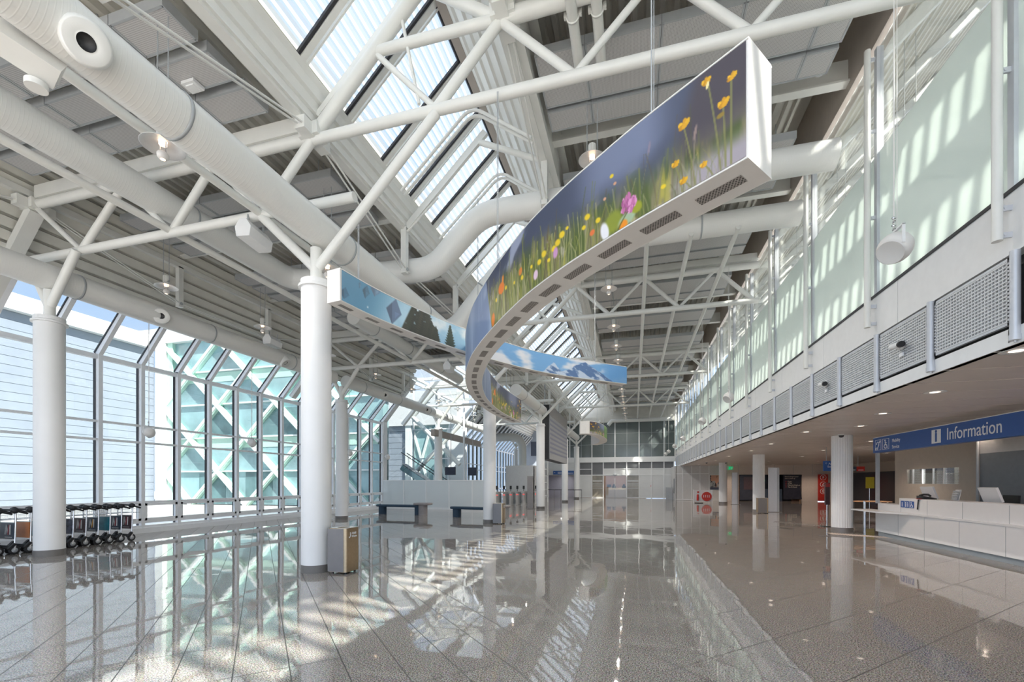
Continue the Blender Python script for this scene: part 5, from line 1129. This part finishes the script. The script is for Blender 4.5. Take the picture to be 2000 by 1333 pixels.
# ================================================================== BOARD, PYLONS, GATES
t = thing('departure_board', 'huge dark departure board hanging edge-on between the columns', 'board', (-5.1, 31, 3.1))
MB().box(-5.75, -5.15, 27.6, 35, 3.1, 6.55).build('housing', 'dark', t); MB().box(-5.15, -5.10, 27.55, 35, 3.1, 6.55).build('display_face', 'board_face', t)
b = MB()
for k in range(8): b.box(-5.10, -5.094, 27.57, 34.98, 3.5+.29*k, 3.62+.29*k)
b.build('text_row', 'board_stripe', t); MB().box(-5.10, -5.092, 27.55, 35, 5.85, 6.55).build('header', 'taupe', t); MB().box(-6.3, -5.75, 27.4, 27.6, 3.3, 4.2).build('side_screen', 'screen', t)
for y in (28.5, 34): MB().tube((-5.62, y, 6.55), (-5.62, y, 8.09), .04, 8).build('suspension', 'grey_paint', t)
for (x0, x1, y, zt, m_), lb in (((-6.25, -5.9, 26.2, 2.0, 'taupe'), 'slim brownish pylon left of the third tall column'), ((6.97, 7.4, 35.7, 2.35, 'grey_paint'), 'grey metal pylon behind the fire point screen'), ((7.1, 7.6, 27.0, 2.42, 'grey_paint'), 'grey metal pylon right of the bronze bin under the gallery')):
    t = thing('display_pylon', lb, 'pylon', ((x0+x1)/2, y, 0), 'metal pylons')
    MB().box(x0, x1-.10, y, y+.14, .02, zt).build('front', 'post_grey' if m_ != 'taupe' else m_, t); MB().box(x1-.10, x1, y-.02, y+.16, .02, zt).build('side', m_, t); MB().box(x0-.05, x1+.12, y-.08, y+.22, 0, .02).build('foot', 'dark_base', t)
o = MB().box(3.0, 3.56, 44.9, 45.5, 0, 1.15).build('metal_cabinet', 'grey_paint'); tag(o, 'grey metal cabinet at the corner of the wing wall', 'cabinet')
for i in range(8):
    x = -9.4+.52*i*.62; y = 28.8+.62*i
    t = thing('boarding_gate', 'white electronic boarding gate with red light, %s of the row' % nth(i), 'gate', (x, y, 0), 'boarding gates')
    MB().box(x-.06, x+.06, y-.5, y+.5, 0, .92).box(x-.09, x+.09, y-.55, y+.55, .92, .98).build('cabinet', 'wing_wall', t); MB().box(x+.06, x+.066, y-.42, y-.34, .70, .78).box(x-.03, x+.03, y-.506, y-.5, .72, .78).build('red_light', 'red_led', t)
    MB().tube((x, y-.35, .98), (x, y-.35, 1.14), .02, 8).box(x-.07, x+.07, y-.38, y-.32, 1.14, 1.38).build('reader', 'dark', t)
    g = MB()
    for k in range(4): g.box(x+.10+.05*k, x+.115+.05*k, y-.02, y+.02, .1, .85)
    g.build('gate_leaf', 'glass_annex', t)
t = thing('barrier_fence', 'black strap queue barrier with posts in front of the end doors', 'barrier', (-6, 40, 0))
for k in range(6): MB().tube((-7.6+.62*k, 39.8, 0), (-7.6+.62*k, 39.8, 1.0), .025, 8).build('post', 'bin_side', t)
MB().box(-7.6, -4.5, 39.79, 39.81, .92, .98).build('strap', 'dark', t)
t = thing('direction_sign', 'long blue hanging direction sign before the end wall', 'sign', (-7.2, 47.3, 2.48))
MB().box(-8.4, -6.1, 47.25, 47.35, 2.48, 2.88).build('sign_box', 'sign_blue', t); MB().box(-8.5, -6.0, 47.35, 47.44, 2.4, 3.4).build('backing', 'far_panel', t); MB().beam((-8.28, 47.24, 2.70), (-8.16, 47.24, 2.70), .02, .025).beam((-8.28, 47.24, 2.70), (-8.23, 47.24, 2.75), .02, .02).beam((-8.28, 47.24, 2.70), (-8.23, 47.24, 2.65), .02, .02).build('arrow', 'sign_white', t)
for z_, x1_ in ((2.74, -7.2), (2.62, -6.2)): MB().box(-7.9, x1_, 47.235, 47.245, z_-.02, z_+.02).build('lettering_bar', 'sign_white', t)
t = thing('lattice_mast', 'white lattice mast standing behind the departure board column', 'mast', (-7.0, 36, 0))
for dx in (-.15, .15): MB().box(-7+dx-.03, -7+dx+.03, 36, 36.06, 0, 7.8).build('upright', 'steel_white', t)
b = MB()
for k in range(13): b.box(-7.15, -6.85, 36, 36.04, .5+.55*k, .55+.55*k)
b.build('rung', 'steel_white', t)
# rear room desks and chairs
for i, x in enumerate((-2.1, -1.05)):
    t = thing('desk_monitor', 'dark %s on the desk behind the end doors' % ('chair back and screen near the middle' if i == 0 else 'chair back and screen to the right'), 'screen', (x, 50, 1.05), 'rear room screens')
    MB().prism([(-.2, 0), (.2, 0), (.19, .24), (.10, .30), (.10, .44), (-.10, .44), (-.10, .30), (-.19, .24)], (x, 50.0, 1.0), (1, 0, 0), (0, 0, 1), .08).build('screen_back', 'dark', t)
o = MB().box(-2.85, -2.45, 50.1, 50.16, 1.1, 1.4).build('wall_screen', 'screen'); tag(o, 'dark rectangular screen behind the end doors beside a desk', 'screen')
o = MB().box(-3.0, -.7, 49.85, 50.15, 0, 1.0).build('service_desk', 'shop_wall'); tag(o, 'pale service desk seen through the end doors', 'desk')
o = MB().box(1.66, 1.80, 47.43, 47.47, 1.18, 1.36).build('fire_sign', 'red'); tag(o, 'small red fire sign on the end wall panel', 'sign')
# ================================================================== UNDER THE GALLERY
t = thing('fire_point', 'white framed screen with red hose reel and extinguisher pictures', 'fire point', (5.2, 37.6, 0))
for x in (4.55, 5.9): MB().box(x-.03, x+.03, 37.55, 37.62, 0, 1.05).build('post', 'white', t)
MB().box(4.55, 5.9, 37.57, 37.6, .12, 1.02).build('screen_panel', 'far_panel', t)
MB().lathe([(0, 0), (.36, 0), (.36, .12), (0, .12)], (5.5, 37.57, .52), 36, ax=(0, -1, 0), sm=False).build('hose_reel', 'red', t); MB().tube((4.85, 37.5, .2), (4.85, 37.5, .62), .075, 16).sphere((4.85, 37.5, .63), .075, 14).build('extinguisher', 'red', t); MB().box(4.82, 4.96, 37.55, 37.57, .80, .92).build('sign_plate', 'red', t)
for k in range(4): MB().beam((5.28+.13*k, 37.44, .44), (5.28+.13*k, 37.44, .64), .03, .02).build('lettering_bar', 'sign_white', t)
o = MB().path([(4.6, 37.3, .02), (4.9, 37.1, .02), (5.2, 37.3, .02)], .03, 8).build('floor_hose', 'dark'); tag(o, 'dark hose lying on the floor before the fire point', 'hose')
def poster_paint(u, v):
    n_ = fbm(u*3, v*3, 17); c = mixc(np.ones(u.shape+(3,))*np.array([.12, .12, .14]), (.80, .60, .50), sm(.45, .55, n_+.2*(v-.4))); c = mixc(c, (.65, .66, .66), sm(.5, .6, fbm(u*7, v*5, 27))*(v < .6)); return mixc(c, (.25, .28, .36), sm(.25, .1, v))
t = thing('wall_poster', 'large poster of hands holding banknotes on the wing wall', 'poster', (7.0, 42.95, .95))
MB().box(6.55, 7.45, 42.96, 42.99, .95, 2.3).build('backing', 'white', t); print_face('poster_print', np.array([[6.58+.02*i, 42.955] for i in range(43)]), 0, .98, 2.27, 60, poster_paint, np.linspace(0, 1, 43), t)
t = thing('exit_sign', 'green emergency exit sign hanging from the soffit', 'sign', (8.0, 42, 2.75)); MB().box(7.6, 8.25, 41.98, 42.02, 2.74, 3.0).build('sign_face', 'green_exit', t); text('lettering', '\u2192', .26, 'sign_white', t, (8.0, 41.97, 2.77), (1, 0, 0), bold=.01); MB().box(7.82, 7.92, 41.965, 41.98, 2.77, 2.97).sphere((7.72, 41.97, 2.93), .025, 8).beam((7.72, 41.97, 2.9), (7.70, 41.97, 2.78), .04, .02).build('running_figure', 'sign_white', t); MB().tube((7.7, 42, 3.0), (7.7, 42, 3.13), .01, 6).tube((8.15, 42, 3.0), (8.15, 42, 3.13), .01, 6).build('hanger', 'grey_paint', t)
t = thing('shop_display', 'dark display cabinet in the shop front left of the second fluted column', 'cabinet', (9.9, 42.9, 0)); MB().box(9.0, 10.4, 42.9, 43.1, .1, 2.25).build('carcass', 'shop_dark', t); MB().box(9.3, 10.1, 42.88, 42.9, 1.0, 2.1).build('picture', 'ad_brown', t)
t = thing('shop_counter', 'dark blue exchange counter between fluted column and poster', 'counter', (11.5, 43, 0)); MB().box(10.7, 12.3, 42.9, 43.3, 0, 1.05).build('front', 'ad_navy', t); MB().box(10.6, 11.2, 43.4, 43.5, 1.5, 2.2).build('rate_screen', 'screen', t); MB().box(10.7, 11.1, 43.39, 43.4, 1.75, 1.85).build('rate_line', 'green_exit', t)
t = thing('travel_money_poster', 'dark poster about travel money with a red dotted list in the shop front', 'poster', (13.0, 42.9, .2)); MB().prism([(12.40, .18), (13.80, .18), (13.68, 1.2), (13.80, 2.28), (12.40, 2.28)], (0, 42.95, 0), (1, 0, 0), (0, 0, 1), .04).build('board', 'shop_dark', t)
text('lettering', "Don't forget your\ntravel money.", .145, 'beige', t, (12.5, 42.895, 2.08), (1, 0, 0), bold=.004); text('lettering', 'Cash\nATM\nClick & Collect\nTax Refund', .15, 'beige', t, (12.72, 42.895, 1.65), (1, 0, 0), bold=.004)
for k in range(4): MB().box(12.56, 12.63, 42.89, 42.905, 1.68-.157*k, 1.74-.157*k).build('bullet', 'red', t)
t = thing('currency_column', 'bright red shop column with pound, dollar and euro symbols', 'shop column', (15.35, 43, 0)); MB().box(15.0, 15.7, 42.85, 43.1, .05, 2.3).build('panel', 'red', t)
for k, s_ in enumerate('\u20ac\u00a3$'):
    z = .88+.58*k; MB().lathe([(.20, 0), (.23, 0), (.23, .012), (.20, .012), (.20, 0)], (15.35, 42.85, z), 32, ax=(0, -1, 0), sm=False).build('ring', 'sign_white', t); text('lettering', s_, .32, 'sign_white', t, (15.35, 42.84, z-.11), (1, 0, 0), bold=.006, align='CENTER')
t = thing('hanging_sign', 'blue hanging direction sign partly behind the fluted column', 'sign', (8.15, 22, 2.1)); MB().box(7.88, 8.7, 21.97, 22.03, 2.1, 2.54).build('sign_box', 'sign_blue', t); text('lettering', '\u2191 Ausgang\n   Exit', .12, 'sign_white', t, (7.93, 21.965, 2.38), (1, 0, 0)); MB().tube((8.0, 22, 2.54), (8.0, 22, 3.13), .015, 8).tube((8.5, 22, 2.54), (8.5, 22, 3.13), .015, 8).build('hanger', 'grey_paint', t)
t = thing('shop_sign', 'small lit red and blue shop sign right of the fluted column', 'sign', (12.5, 30, 2.25)); MB().box(12.42, 12.82, 29.98, 30.02, 2.26, 2.54).build('red_half', 'red', t); MB().box(12.2, 12.42, 29.98, 30.02, 2.26, 2.54).build('blue_half', 'ad_navy', t); MB().tube((12.5, 30, 2.54), (12.5, 30, 3.13), .015, 8).build('hanger', 'grey_paint', t); MB().box(12.50, 12.76, 29.97, 29.98, 2.32, 2.35).box(12.24, 12.36, 29.97, 29.98, 2.32, 2.36).build('lettering_bar', 'sign_white', t)
t = thing('door_notice', 'yellow notice on a stand in the dark passage beyond the column', 'sign', (14.2, 32.6, 0)); MB().box(14.0, 14.45, 32.6, 32.63, 1.25, 1.95).build('notice', 'yellow', t); MB().tube((14.2, 32.62, 0), (14.2, 32.62, 1.3), .02, 8).build('pole', 'chrome', t)
t = thing('advertising_stele', 'slim dark advertising stele on a thin post beside the fluted column', 'stele', (6.78, 18.5, 0)); MB().box(6.70, 6.84, 18.5, 18.6, .8, 1.6).build('display', 'ad_brown', t); MB().box(6.70, 6.84, 18.49, 18.5, 1.45, 1.58).build('picture', 'red_ext', t); MB().tube((6.77, 18.56, 0), (6.77, 18.56, .85), .025, 10).build('pole', 'chrome', t); MB().box(6.62, 6.94, 18.42, 18.72, 0, .02).build('foot', 'dark', t)
t = thing('info_totem', 'slim lit information screen on the end face of the wing wall', 'screen', (3.6, 44, .6)); MB().box(3.58, 3.62, 43.3, 43.9, .6, 2.0).build('frame', 'grey_paint', t); MB().box(3.57, 3.58, 43.35, 43.85, .65, 1.95).build('screen_face', 'screen', t)
# tactile paving and floor boxes
b = MB()
for k in range(34):
    for j_ in range(8): x = 5.7+.085*k*.62-j_*.03; y = 20.6-.085*k*.9-j_*.06; b.lathe([(.018, .0), (.014, .005), (0, .006)], (x, y, 0), 8)
o = b.build('tactile_paving', 'bin_side'); tag(o, 'dark studded tactile strip leading toward the counter', 'tactile strip'); o['kind'] = 'stuff'
b = MB()
for k in range(24):
    for j_ in range(9): b.lathe([(.018, .0), (.014, .005), (0, .006)], (5.95+.06*k, 16.1-.035*k+.06*j_-.25, 0), 8)
o = b.build('tactile_field', 'tactile'); tag(o, 'pale studded tactile field in front of the fluted column', 'tactile strip'); o['kind'] = 'stuff'
for x, y, lb in ((5.55, 15.3, 'dark floor hatch left of the tactile field'), (6.0, 15.25, 'dark floor hatch right beside the tactile field')):
    o = MB().box(x-.16, x+.16, y-.14, y+.14, 0, .004).build('floor_hatch', 'bin_side'); tag(o, lb, 'hatch')
